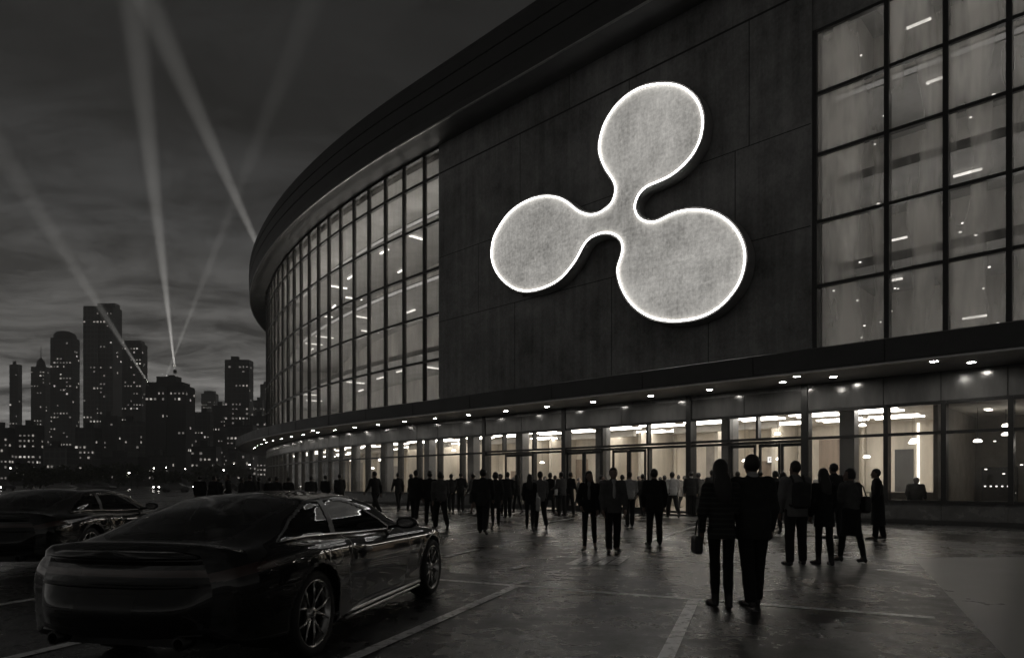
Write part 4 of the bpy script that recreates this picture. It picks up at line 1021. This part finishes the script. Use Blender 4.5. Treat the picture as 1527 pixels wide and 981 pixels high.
def stripes():
    m = bpy.data.materials.new('striped_knit'); Nn, Ll = nodes_of(m); b = Nn['Principled BSDF']; t = Nn.new('ShaderNodeTexCoord')
    wv = Nn.new('ShaderNodeTexWave'); wv.bands_direction = 'Z'; wv.inputs['Scale'].default_value = 5.2; wv.inputs['Distortion'].default_value = 1.2; wv.inputs['Detail Scale'].default_value = .6
    Ll.new(t.outputs['Object'], wv.inputs['Vector']); cr = Nn.new('ShaderNodeValToRGB'); cr.color_ramp.elements[0].position = .62; cr.color_ramp.elements[1].position = .8
    cr.color_ramp.elements[0].color = (.012, .012, .011, 1); cr.color_ramp.elements[1].color = (.03, .0295, .028, 1)
    Ll.new(wv.outputs['Fac'], cr.inputs[0]); Ll.new(cr.outputs[0], b.inputs['Base Color']); b.inputs['Roughness'].default_value = .9; return m
CL['stripe'] = stripes()
def skeleton(s):
    fem = s.get('fem', False); sw = .155 if fem else .185; hipw = .088
    la, lk, ra, rk = s.get('legs', (0, 0, 0, 0)); J = {}
    for sd, a, k in ((-1, la, lk), (1, ra, rk)):
        a, k = R(a), R(k); sp = s.get('spread', .02)
        h = np.array((sd * hipw, 0, .92)); kn = h + np.array((sd * sp, math.sin(a), -math.cos(a))) * .43
        an = kn + np.array((sd * sp * .6, math.sin(a - k), -math.cos(a - k))) * .41
        pit = R(s.get('heel', 0)) + (R(38) if a - k < R(-18) else (R(-12) if a - k > R(16) else 0))
        to = an + np.array((sd * .03, math.cos(pit) * .15, -.055 - math.sin(pit) * .13)); J[sd] = (h, kn, an, to)
    dz = min(min(J[sd][2][2] - .075, J[sd][3][2] - .025) for sd in (-1, 1))
    for sd in (-1, 1): J[sd] = tuple(p - np.array((0, 0, dz)) for p in J[sd])
    up = -dz; lean = math.sin(R(s.get('lean', 3)))
    def T(x, y, z): return np.array((x, y + max(0, z - .95) * lean, z + up))
    A = {}
    arms = s.get('arms', {})
    for sd in (-1, 1):
        sw_, el, out, inn = arms.get(sd, (0, 12, .14, .02)); a, e = R(sw_), R(el)
        sh = T(sd * sw, 0, 1.42); eb = sh + np.array((sd * out, math.sin(a), -math.cos(a))) * .285
        wr = eb + np.array((-sd * inn, math.sin(a + e), -math.cos(a + e))) * .25
        hd_ = wr + (wr - eb) / .25 * .09
        A[sd] = (sh, eb, wr, hd_)
    return J, A, T, fem
def make_person(s, res=.02):
    """s: pose and clothes; builds body, hair, top, bottom and two shoes; returns the root"""
    J, A, T, fem = skeleton(s); nm = 'person'; root = empty(nm)
    yaw = R(s.get('head', 0)); cw, sn = math.cos(yaw), math.sin(yaw); hc = T(0, .015, 1.635)
    def Hd(x, y, z): return np.array((hc[0] + x * cw - y * sn, hc[1] + x * sn + y * cw, hc[2] + z))
    fat = s.get('fat', 1.)
    B = [ell(Hd(0, -.005, .012), (.078, .098, .105)), ell(Hd(0, .022, -.058), (.058, .07, .062)), cap(Hd(0, .09, -.0), Hd(0, .108, -.03), .011, .015), ell(Hd(0, .085, -.066), (.026, .012, .012)), ell(Hd(0, .078, -.10), (.026, .022, .02)),
         ell(Hd(.079, -.005, -.012), (.013, .02, .032)), ell(Hd(-.079, -.005, -.012), (.013, .02, .032)), cap(T(0, -.015, 1.44), T(0, .0, 1.56), .058, .053)]
    tf = .88 if fem else 1.
    torso = [ell(T(0, 0, 1.27), (.155 * fat * tf, .105 * fat, .22)), cap(T(-.13, 0, 1.415), T(.13, 0, 1.415), .06, .06), ell(T(0, 0, 1.06), (.13 * fat * tf, .10 * fat * tf, .18)), ell(T(0, -.01, .94), (.155 * fat * (.93 if fem else 1), .115 * fat, .13))]
    limbs = []
    for sd in (-1, 1):
        h, k, a, t = J[sd]; limbs += [cap(h, k, .075 * fat, .052), cap(k, (k + a) / 2, .052, .050), cap((k + a) / 2, a, .050, .034), cap(a, t, .034, .03)]
        sh, e, w_, hd_ = A[sd]; limbs += [cap(sh, e, .05, .038), cap(e, w_, .038, .025), cap(w_, hd_, .026, .032)]
        if res > .014: limbs += [cap(hd_, hd_ + (hd_ - w_) * .9 + np.array((0, .015, 0)), .03, .016), cap(hd_ - (hd_ - w_) * .4, hd_ + np.array((-sd * .01, .035, -.01)), .014, .012)]
    full = union(B + torso + limbs, .02); allp = [p for sd in (-1, 1) for p in J[sd] + A[sd]] + [Hd(0, 0, .13)]
    lo = np.min(allp, 0) - .17; hi = np.max(allp, 0) + .17; lo[2] = -.03; hi[2] = hc[2] + .16
    lo[0] = min(lo[0], -.3); hi[0] = max(hi[0], .3); lo[1] = min(lo[1], -.22); hi[1] = max(hi[1], .24)
    V, F = isosurf(full, lo, hi, res)
    if res <= .014:                            # five separate fingers for people near the camera
        for sd in (-1, 1):
            sh, e, w_, hd_ = A[sd]; d = (hd_ - w_) / np.linalg.norm(hd_ - w_); side = np.array((0, 1., 0)); side -= d * (side @ d); side /= np.linalg.norm(side); palm = np.array((-sd, 0, 0.)); fs = [cap(w_ + d * .01, hd_ - d * .01, .024, .03)]
            for i, (off, ln) in enumerate(((.030, .072), (.010, .080), (-.011, .074), (-.030, .058))):
                b0 = hd_ + side * off * .8; b1 = b0 + d * ln * .55 + palm * .012; b2 = b1 + d * ln * .4 + palm * .03; fs += [cap(b0, b1, .0095, .009), cap(b1, b2, .009, .0075)]
            tb = hd_ - d * .05 + side * .028; t1 = tb + d * .045 + side * .028 + palm * .012; fs += [cap(tb, t1, .012, .011), cap(t1, t1 + d * .035 + side * .004 + palm * .01, .011, .009)]
            V2, F2 = isosurf(union(fs, .006), hd_ - .16, hd_ + .16, .006); F = np.concatenate([F, F2 + len(V)]); V = np.concatenate([V, V2])
    npmesh('body', V, F, M['skin'], root)
    # hair
    hs = s.get('hair', 'short'); H_ = [ell(Hd(0, -.016, .022), (.088, .106, .112))]
    face = lambda X, Y, Z: np.minimum(((X - hc[0]) * -sn + (Y - hc[1]) * cw) - .03 + np.minimum(0, (Z - hc[2] - .055)) * .5, .055 + hc[2] - Z) * -1
    def facecut(X, Y, Z):                      # keeps hair off the face and the nape
        fy = (X - hc[0]) * -sn + (Y - hc[1]) * cw
        front = np.minimum(fy - .02, hc[2] + .06 - Z)         # >0 where the face is
        nape = hc[2] - (.075 if hs != 'long' else .5) - Z      # >0 below the hair line
        return np.maximum(front, nape)
    hair = cut(union(H_, .02), facecut)
    if hs == 'long':
        bk = union([ell(Hd(0, -.045, -.03), (.084, .07, .12)), ell(T(-.012, -.085, 1.43), (.098, .048, .19)), ell(T(.02, -.098, 1.36), (.07, .036, .16)), cap(Hd(.066, -.01, -.02), T(.085, -.03, 1.40), .022, .02), cap(Hd(-.066, -.01, -.02), T(-.085, -.03, 1.40), .022, .02)], .04)
        hair = union([hair, bk], .02)
    if hs == 'bun': hair = union([hair, ell(Hd(0, -.115, .04), (.045, .04, .042))], .02)
    if hs == 'bob': hair = union([hair, cut(ell(Hd(0, -.02, -.02), (.098, .105, .125)), facecut)], .02)
    V, F = isosurf(hair, (hc[0] - .2, hc[1] - .24, hc[2] - (.42 if hs == 'long' else .2)), hc + .19, min(res, .014)); npmesh('hair', V, F, M['hair'], root)
    # top
    hem = s.get('hem', .84); inf = s.get('bulk', .022); arms_ = []
    for sd in (-1, 1):
        sh, e, w_, hd_ = A[sd]; arms_ += [cap(sh, e, .056 + inf, .044 + inf * .8), cap(e, w_ + (e - w_) * .08, .044 + inf * .8, .036 + inf * .4)]
    fw = .88 if fem else 1.08
    tt = [ell(T(0, 0, 1.27), ((.155 * fat + inf) * fw, .105 * fat + inf, .235)), cap(T(-.14 * fw, 0, 1.42), T(.14 * fw, 0, 1.42), .052 + inf * .5, .052 + inf * .5), cap(T(0, -.01, 1.44), T(0, 0, 1.49), .085, .065),
          ell(T(0, 0, 1.07), ((.132 * fat + inf) * fw, .10 * fat + inf, .22))]
    fl = s.get('flare', 1.); zb_ = hem + T(0, 0, 0)[2]
    hp = T(0, -.005, .95); tt.append(col((hp[0], hp[1] - .0, zb_ + .001), (0, hp[1], T(0, 0, 1.12)[2]), ((.165 * fat * (.9 if fem else 1) + inf) * fl, (.125 * fat + inf) * fl), ((.135 * fat + inf) * fw, .10 * fat + inf)))
    top = union(tt + arms_, .035)
    hemcut = lambda X, Y, Z: np.where(np.abs(X) < .5, np.where(np.sqrt((X / .24) ** 2 + (Y / .2) ** 2) < 1.15, zb_ - Z, -1.), -1.)
    V, F = isosurf(top, lo, hi, res); 
    npmesh(s.get('topname', 'jacket'), V, F, CL[s['top']], root)
    if s.get('shirt'):                         # open jacket: a pale shirt front
        V, F = isosurf(union([ell(T(0, .028, 1.26), (.055, .105 * fat + inf, .20)), cap(T(0, .03, 1.44), T(0, .03, 1.49), .06, .05)], .03), T(-.2, -.05, 1.0), T(.2, .25, 1.6), res); npmesh('shirt', V, F, CL[s['shirt']], root)
    elif s.get('collar'):
        V, F = isosurf(cap(T(0, -.012, 1.485), T(0, -.004, 1.525), .068, .062), T(-.15, -.15, 1.4), T(.15, .15, 1.62), min(res, .012)); npmesh('collar', V, F, CL[s['collar']], root)
    # bottom
    if s.get('bottom') == 'skirt':
        hp = T(0, -.005, .95); kz = s.get('skirt', .52)
        ky = (J[-1][1][1] + J[1][1][1]) / 2
        V, F = isosurf(union([ell(T(0, -.01, .95), (.175, .135, .14)), col((0, ky * .8, kz), (0, hp[1], T(0, 0, .95)[2]), (.175, .15 + abs(J[1][1][1] - J[-1][1][1]) * .3), (.17, .135))], .02), lo, hi, res); npmesh('skirt', V, F, CL[s.get('legcol', 'black')], root)
    if s.get('bottom') != 'skirt' or s.get('tights'):
        slim = s.get('slim', False) or s.get('tights'); ex = .006 if slim else .02; fx = .9 if fem else 1.; pr = [ell(T(0, -.01, .95), (.165 * fat * fx, .125 * fat, .12))]
        for sd in (-1, 1):
            h, k, a, t = J[sd]; ak = a + (k - a) * .06
            pr += [cap(h, k, .082 * fat * fx + ex, .056 * fx + ex), cap(k, (k + a) / 2, .056 + ex, .050 + ex * 1.1), cap((k + a) / 2, ak, .050 + ex * 1.1, .036 + ex * 1.6)]
        V, F = isosurf(union(pr, .02), lo, hi, res); npmesh('tights' if s.get('tights') else 'trousers', V, F, CL[s.get('legcol', 'black')], root)
    for sd in (-1, 1):
        h, k, a, t = J[sd]; dv = (t - a); dv[2] = 0; dv /= max(1e-6, np.linalg.norm(dv)); he = a + np.array((0, -.03, -.045)) if not s.get('heel') else a + np.array((0, -.03, -.05))
        fs = [cap(a + np.array((0, 0, .02)), he, .042, .036), cap(he, t + np.array((0, .02, 0)), .036, .032), cap(t, t + dv * .06, .036, .026)]
        if s.get('heel'): fs.append(cap(he, he + np.array((0, -.02, -.06)), .018, .010))
        if s.get('boot'): fs.append(cap(a, a + (k - a) * .25, .045, .05))
        pts = np.array([a, t, he]); V, F = isosurf(union(fs, .015), pts.min(0) - .16, pts.max(0) + .2, min(res, .013)); V[:, 2] = np.maximum(V[:, 2], .004); npmesh('shoe', V, F, CL['shoe'], root)
    root['_h'] = float(hc[2] + .135)
    return root
ST = dict
POSES = {
 'suit': ST(top='black', legcol='black', hem=.80, collar='pale', legs=(-5, 2, 6, 4), arms={-1: (6, 10, .16, .03), 1: (-4, 14, .16, .03)}),
 'suitwalk': ST(top='char', legcol='black', hem=.80, legs=(22, 8, -20, 22), arms={-1: (-16, 18, .14, .02), 1: (18, 22, .14, .02)}, lean=5),
 'shirtwalk': ST(top='grey', legcol='black', hem=.86, bulk=.014, topname='shirt', legs=(-18, 18, 22, 6), arms={-1: (18, 25, .16, .03), 1: (-18, 15, .18, .03)}, lean=5),
 'bigman': ST(top='black', legcol='black', hem=.78, fat=1.22, bulk=.03, legs=(8, 4, -10, 10), arms={-1: (4, 18, .2, .06), 1: (-4, 16, .2, .06)}, lean=8),
 'stand': ST(top='navy', legcol='char', hem=.82, legs=(2, 0, -2, 0), spread=.05, arms={-1: (8, 70, .18, .25), 1: (8, 75, .18, .28)}),
 'jacketshort': ST(top='mid', legcol='denim', hem=.90, legs=(-8, 10, 10, 4), arms={-1: (-6, 20, .16, .04), 1: (10, 35, .18, .06)}),
 'palewalk': ST(top='mid', legcol='black', hem=.86, bulk=.016, legs=(16, 4, -16, 24), arms={-1: (-12, 14, .16, .02), 1: (14, 24, .15, .02)}, lean=4),
 'womanlong': ST(fem=True, top='black', legcol='black', hem=.80, hair='long', slim=True, legs=(10, 3, -10, 12), arms={-1: (-6, 30, .2, .1), 1: (8, 20, .12, .03)}),
 'womanbob': ST(fem=True, top='char', legcol='black', hem=.62, flare=1.06, hair='bob', slim=True, legs=(-14, 16, 16, 4), arms={-1: (10, 40, .12, .05), 1: (-10, 16, .12, .02)}),
 'womanskirt': ST(fem=True, top='grey', bottom='skirt', legcol='char', hem=.88, hair='bun', legs=(-12, 14, 12, 2), arms={-1: (8, 30, .12, .03), 1: (-6, 16, .12, .02)}, bulk=.012),
 'longcoat': ST(top='black', legcol='black', hem=.42, flare=1.12, bulk=.03, legs=(12, 4, -12, 12), arms={-1: (-6, 20, .13, .03), 1: (8, 24, .13, .03)}),
 'phone': ST(top='char', legcol='black', hem=.82, hair='bob', legs=(3, 0, -3, 2), arms={-1: (12, 95, .16, .2), 1: (-2, 12, .14, .02)}, head=15),
}
NEAR = {
 'near_woman': ST(fem=True, top='stripe', topname='knit_top', legcol='black', hem=.82, hair='long', slim=True, legs=(6, 2, -4, 6), spread=-.05, arms={-1: (2, 12, .22, .04), 1: (10, 40, .06, .10)}, bulk=.016, head=-12, boot=True),
 'near_man': ST(top='char', legcol='black', hem=.78, collar='pale', legs=(-6, 6, 7, 2), spread=-.015, arms={-1: (8, 55, .12, .35), 1: (0, 10, .20, .02)}, bulk=.034, fat=1.06),
 'hoodie': ST(top='mid', topname='hooded_top', legcol='denim', hem=.82, legs=(-6, 4, 8, 6), spread=.09, arms={-1: (0, 14, .2, .02), 1: (6, 40, .18, .05)}, bulk=.026, head=22),
 'coatwoman': ST(fem=True, top='black', legcol='black', hem=.70, flare=1.05, hair='long', slim=True, legs=(8, 4, -7, 6), spread=-.035, arms={-1: (2, 16, .16, .02), 1: (6, 24, .14, .04)}, bulk=.026, boot=True),
 'skirtwoman': ST(fem=True, top='grey', tights=True, bottom='skirt', skirt=.50, legcol='black', hem=.80, hair='bob', legs=(13, 4, -13, 3), arms={-1: (10, 30, .14, .05), 1: (-6, 40, .14, .04)}, bulk=.024, heel=10, head=55),
 'coatman': ST(top='black', topname='long_coat', legcol='black', hem=.36, flare=1.08, bulk=.03, legs=(6, 2, -8, 4), arms={-1: (6, 30, .1, .04), 1: (-18, 50, .12, .02)}, collar='mid'),
 'facing_man': ST(top='grey', legcol='black', hem=.82, shirt='pale', legs=(-6, 8, 8, 2), arms={-1: (4, 16, .18, .04), 1: (-4, 14, .16, .04)}, bulk=.026),
 'facing_woman': ST(fem=True, top='black', shirt='mid', legcol='black', hem=.84, hair='long', slim=True, legs=(-10, 22, 10, 2), arms={-1: (2, 20, .14, .02), 1: (-12, 60, .30, .25)}, bulk=.022, head=40),
 'broad_suit': ST(top='black', legcol='black', hem=.76, legs=(-2, 2, 4, 2), spread=.06, arms={-1: (0, 14, .22, .06), 1: (-4, 10, .2, .04)}, bulk=.034, fat=1.05),
 'whiteshirt': ST(top='pale', topname='shirt', legcol='char', hem=.88, bulk=.014, legs=(-8, 8, 10, 4), arms={-1: (4, 20, .14, .03), 1: (8, 55, .16, .05)}),
}
protos = {}
def put_person(kind, px, Y, h, yaw, label, group=None, near=None, tops=None, z=0.):
    if near: p = make_person(NEAR[kind], near)
    elif kind not in protos: p = protos[kind] = make_person(POSES[kind], .0225)
    else: p = copy_tree(protos[kind])
    p.location = (at(px, Y), Y, z); p.rotation_euler = (0, 0, R(yaw if near else yaw * 1.6)); s = h / p['_h']; wd = 1. if near else .92 + .16 * ((px * 37) % 11) / 10; p.scale = (s * wd, s * wd, s)
    tag(p, label, 'person', group)
    if tops:
        for ch in p.children:
            nm = ch.name.split('.')[0]
            if nm in ('jacket', 'shirt', 'long_coat', 'knit_top', 'hooded_top'):
                ch.material_slots[0].link = 'OBJECT'; ch.material_slots[0].material = CL[tops]
    return p
def PP(kind, px, head, feet, yaw, label, **k):
    Y = 1420. / (feet - 720); h = (feet - head) * Y / 1000; return put_person(kind, px, Y, h, yaw, label, **k)
Pw = PP('near_woman', 1076, 683, 905, -2, 'long haired woman in a striped knit top walking arm in arm', near=.012)
Pm = PP('near_man', 1123, 676, 903, 2, 'broad man in a dark suit with a pale collar, beside the woman in stripes', near=.012)
Ph = PP('hoodie', 1187, 686, 842, 0, 'young man in a grey hooded top wearing a backpack', near=.014)
Pc = PP('coatwoman', 1229, 697, 842, 0, 'woman in a short black coat with very long hair, right of the backpack wearer', near=.014)
PP('stand', 1245, 690, 803, 10, 'tall man mostly hidden behind the woman in the short black coat', tops='char')
Ps = PP('skirtwoman', 1269, 697, 838, 14, 'woman in a knee length skirt and heels turning her head to the left', near=.014)
PP('coatman', 1309, 698, 804, 70, 'man in a long dark overcoat standing in profile before the right hand windows', near=.014)
PP('broad_suit', 976, 698, 812, 0, 'lone broad shouldered man in a black suit walking to the doors', near=.014)
PP('facing_man', 914, 696, 823, 183, 'man in an open grey jacket and pale shirt walking towards the camera', near=.014)
PP('facing_woman', 879, 701, 821, 170, 'woman in a black blazer with a hand on her hip, walking towards the camera', near=.014)
PP('whiteshirt', 939, 702, 785, 2, 'man in a pale shirt walking away just behind the open jacket man', near=.02)
Pbig = PP('suitwalk', 720, 698, 796, -3, 'tall man in a charcoal jacket striding to the doors in the middle of the lot', tops='char')
PP('womanbob', 739, 703, 787, 4, 'woman in a dark coat half hidden behind the tall man in charcoal')
PP('suit', 757, 703, 772, 8, 'man in a dark suit standing close to the glass left of the double doors')
Pwb = PP('womanlong', 790, 706, 792, -4, 'woman in black trousers with a white cloth bag at her side')
PP('palewalk', 806, 702, 789, 6, 'man in a pale grey jacket beside the woman with the white bag')
PP('womanbob', 820, 704, 768, -20, 'woman in a long dark coat waiting at the doors behind the pale jacket man', tops='black')
PP('stand', 838, 703, 769, 25, 'man in a grey top facing the wall post at the doors, left one of two', tops='grey')
PP('jacketshort', 850, 703, 768, -30, 'man in black leaning at the wall post, right one of two', tops='black')
PP('bigman', 619, 700, 783, -8, 'stout man in a black jacket just beyond the nearest car bonnet')
PP('suitwalk', 641, 701, 783, 6, 'slim man in dark clothes between the stout man and the grey jacket', tops='black')
PP('palewalk', 657, 703, 788, 12, 'man in a light grey jacket walking off to the right beyond the car bonnet', tops='grey')
PP('shirtwalk', 594, 704, 762, 20, 'man in dark clothes walking along the glass left of the stout man', tops='navy')
PP('shirtwalk', 560, 702, 769, 35, 'man in a black jacket striding alone left of all walkers by the glass', tops='black')
PP('jacketshort', 673, 706, 763, 10, 'person in a charcoal jacket by the lit glass, left of a pair', tops='char')
PP('stand', 687, 704, 762, -15, 'person with folded arms by the lit glass, right of a pair')
PP('womanskirt', 706, 706, 768, 40, 'small figure of a woman in a grey top behind the tall charcoal jacket man')
PP('longcoat', 507, 706, 764, 20, 'man in a dark coat beyond the roof of the nearest car, right of three')
PP('suit', 485, 708, 763, -10, 'person in a dark suit beyond the roof of the nearest car, middle of three')
PP('jacketshort', 464, 709, 765, 15, 'person with a pale face beyond the roof of the nearest car, left of three', tops='char')
for kk, px, hd_, ft, yw, lb in (('suit', 298, 708, 768, 10, 'leftmost dark figure standing beyond the nearest car'), ('bigman', 316, 709, 768, -20, 'stout dark figure second from the left beyond the nearest car'), ('womanbob', 325, 710, 766, 30, 'dark coated figure close against the stout one beyond the nearest car'),
      ('jacketshort', 341, 707, 766, 60, 'tall figure turned to the right beyond the nearest car'), ('phone', 359, 711, 766, -40, 'figure with a bent arm between the tall one and the dark cluster'), ('suitwalk', 372, 707, 768, 0, 'tallest figure of the dark cluster left of the arena corner'), ('womanlong', 379, 708, 767, 20, 'long haired figure in the dark cluster left of the arena corner'),
      ('palewalk', 386, 710, 766, 10, 'figure in a paler jacket at the right of the dark cluster'), ('suit', 402, 711, 766, 0, 'figure just left of the arena corner post'), ('stand', 412, 710, 767, -10, 'figure just right of the arena corner post'), ('longcoat', 430, 711, 766, 5, 'coated figure standing alone before the first narrow panes')):
    PP(kk, px, hd_, ft, yw, lb)
# people at and behind the entrance glass
for kk, px, hd_, ft, yw, lb, tp in (('palewalk', 1003, 703, 771, 4, 'person in a pale top stepping through the open doors', 'pale'), ('womanskirt', 991, 708, 770, -8, 'woman in a skirt beside the pale top person at the open doors', None), ('phone', 928, 707, 768, 0, 'person looking down just left of the man in the pale shirt', None),
      ('jacketshort', 959, 706, 769, 10, 'person behind the glass between the pale shirt man and the lone suit', 'char'), ('suit', 1031, 702, 769, 0, 'person standing inside the doors left of the near couple', None), ('jacketshort', 1042, 704, 768, 12, 'person with a grey jacket inside the doors just left of the near woman', 'grey'),
      ('stand', 1062, 700, 772, -5, 'person with a raised shoulder inside doors beside the near woman head', None), ('suitwalk', 1101, 702, 771, 3, 'person seen between the heads of the near couple', None), ('palewalk', 1134, 701, 776, -4, 'person seen right of the near man head', None),
      ('phone', 1157, 701, 784, 5, 'person in grey seen left of the backpack wearer', None), ('womanbob', 1168, 703, 796, -10, 'woman in a dark coat close behind the backpack wearer', 'black'), ('womanlong', 771, 707, 766, 30, 'long haired person inside the glass right of the suit by the doors', None), ('stand', 828, 708, 764, 10, 'person in white deep inside the doors', 'pale'), ('suit', 896, 708, 766, 160, 'person inside the doors seen between the walking pair', None),
      ('longcoat', 973, 709, 764, 60, 'person inside the lobby behind the lone suit', 'grey'), ('womanskirt', 660, 707, 762, 10, 'woman by the glass behind the light grey jacket man', None), ('suit', 612, 706, 761, 190, 'person facing the camera by the glass behind the stout man', 'mid'), ('phone', 747, 706, 766, 80, 'person turned sideways by the glass left of the suit', 'char')):
    PP(kk, px, hd_, ft, yw, lb, tops=tp)
rr = random.Random(17)
for i, px in enumerate((598, 628, 648, 668, 701, 729, 765, 781, 797, 812, 829, 862, 905, 921, 951, 984, 1012, 1020, 1052, 1086, 1113, 1146, 1175, 1222, 1258)):
    nn = rr.uniform(-7.5, -1.2); Y_ = W(tpx(px, nn), nn)[1]
    put_person(rr.choice(('suit', 'suitwalk', 'stand', 'womanlong', 'womanbob', 'jacketshort', 'phone', 'palewalk')), px, Y_, rr.uniform(1.62, 1.86), rr.choice((0, 0, 20, -25, 90, 170, 200, -70)), 'small figure of a person standing well inside the lit lobby', 'people well inside the lobby', tops=rr.choice((None, 'mid', 'grey', 'black', 'pale')), z=.03)
Y_ = W(26.2, -.75)[1]; p_ = put_person('bigman', 1364, Y_, 1.6, 110, 'heavy set man behind the right hand window at the counter', z=.03); p_.scale = (p_.scale[0] * 1.4, p_.scale[1] * 1.4, p_.scale[2])
# things carried
M['bag'] = pmat('bag_leather', W3(.012), .45, 0, .3, 8, .2, 40); M['canvas'] = pmat('backpack_canvas', W3(.02), .85, 0, .3, 8, .3, 60); M['whitebag'] = pmat('white_cotton', W3(.5), .9, 0, .2, 6, .4, 25)
def carried(name, p, label, cat, parts):
    root = empty(name, p.location, p.rotation_euler.z); root.scale = p.scale; tag(root, label, cat)
    for nm, (V, F), mt in parts: npmesh(nm, V, F, mt, root)
def rbox(c, h, r):
    def f(X, Y, Z):
        qx, qy, qz = np.abs(X - c[0]) - h[0] + r, np.abs(Y - c[1]) - h[1] + r, np.abs(Z - c[2]) - h[2] + r
        return np.sqrt(np.maximum(qx, 0) ** 2 + np.maximum(qy, 0) ** 2 + np.maximum(qz, 0) ** 2) + np.minimum(np.maximum(qx, np.maximum(qy, qz)), 0) - r
    return f
def chain(pts, r): return union([cap(pts[i], pts[i + 1], r, r) for i in range(len(pts) - 1)], .01)
carried('handbag', Pw, 'black leather handbag hanging at the left arm of the long haired woman', 'bag', [('bag_body', isosurf(rbox((-.29, .0, .74), (.05, .13, .11), .04), (-.4, -.2, .58), (-.18, .2, .9), .012), M['bag']),
    ('strap', isosurf(chain([(-.29, -.09, .83), (-.28, -.05, 1.0), (-.26, .0, 1.06), (-.28, .05, 1.0), (-.29, .09, .83)], .012), (-.36, -.14, .78), (-.2, .14, 1.12), .01), M['bag'])])
carried('backpack', Ph, 'dark canvas backpack on the back of the young man in the hooded top', 'backpack', [('pack', isosurf(union([rbox((0, -.21, 1.18), (.145, .085, .22), .07), rbox((0, -.285, 1.09), (.11, .04, .11), .035)], .02), (-.25, -.4, .85), (.25, -.05, 1.5), .014), M['canvas']),
    ('strap', isosurf(chain([(-.09, -.15, 1.36), (-.10, -.04, 1.50), (-.11, .10, 1.42), (-.12, .15, 1.25), (-.15, .05, 1.05), (-.13, -.14, 1.0)], .018), (-.25, -.25, .9), (0, .25, 1.6), .014), M['canvas']), ('strap', isosurf(chain([(.09, -.15, 1.36), (.10, -.04, 1.50), (.11, .10, 1.42), (.12, .15, 1.25), (.15, .05, 1.05), (.13, -.14, 1.0)], .018), (0, -.25, .9), (.25, .25, 1.6), .014), M['canvas'])])
carried('shoulder_bag', Ps, 'rounded dark shoulder bag of the woman in the knee length skirt', 'bag', [('bag_body', isosurf(rbox((.23, -.06, 1.08), (.07, .15, .16), .06), (.1, -.3, .85), (.4, .2, 1.3), .014), M['bag']),
    ('strap', isosurf(chain([(.22, -.15, 1.2), (.19, -.09, 1.42), (.16, .0, 1.49), (.19, .08, 1.4), (.22, .06, 1.2)], .014), (.08, -.25, 1.1), (.32, .2, 1.58), .012), M['bag'])])
carried('tote_bag', Pwb, 'white cotton bag hanging beside the woman in black trousers', 'bag', [('bag_body', isosurf(union([rbox((.27, .02, .86), (.07, .13, .22), .05), cap((.25, .0, 1.0), (.24, .0, 1.2), .05, .03)], .04), (.1, -.2, .55), (.45, .25, 1.3), .018), M['whitebag'])])
# writing on the lit box inside the lobby
te = tpx(1153, LB + .2); pe = W(te, LB + .2); ex = empty('exit_sign', (pe[0], pe[1], hz(685, pe[1])), -R(44)); tag(ex, 'small white lit exit sign box with dark letters on the lobby wall', 'sign')
b = MB(); b.box((0, 0, 0), (.56, .1, .30)); b.build('sign_box', emat('exit_box_glow', (1, .98, .95), 1.3, .05), ex)
b = MB(); b.box((0, -.02, -.20), (.7, .16, .05)); b.build('shelf', M['dark'], ex)
tx = bpy.data.curves.new('letters', 'FONT'); tx.body = 'EXIT'; tx.size = .2; tx.align_x = 'CENTER'; tx.align_y = 'CENTER'; tx.extrude = .004
to_ = bpy.data.objects.new('letters', tx); dg = bpy.context.evaluated_depsgraph_get(); C.objects.link(to_); dg.update(); me_ = bpy.data.meshes.new_from_object(to_.evaluated_get(bpy.context.evaluated_depsgraph_get())); bpy.data.objects.remove(to_)
me_.materials.clear(); me_.materials.append(M['dark']); lt = link('lettering', me_, ex); lt.rotation_euler = (R(90), 0, 0); lt.location = (0, -.056, 0)
for o_ in bpy.data.objects:
    if '_h' in o_: del o_['_h']
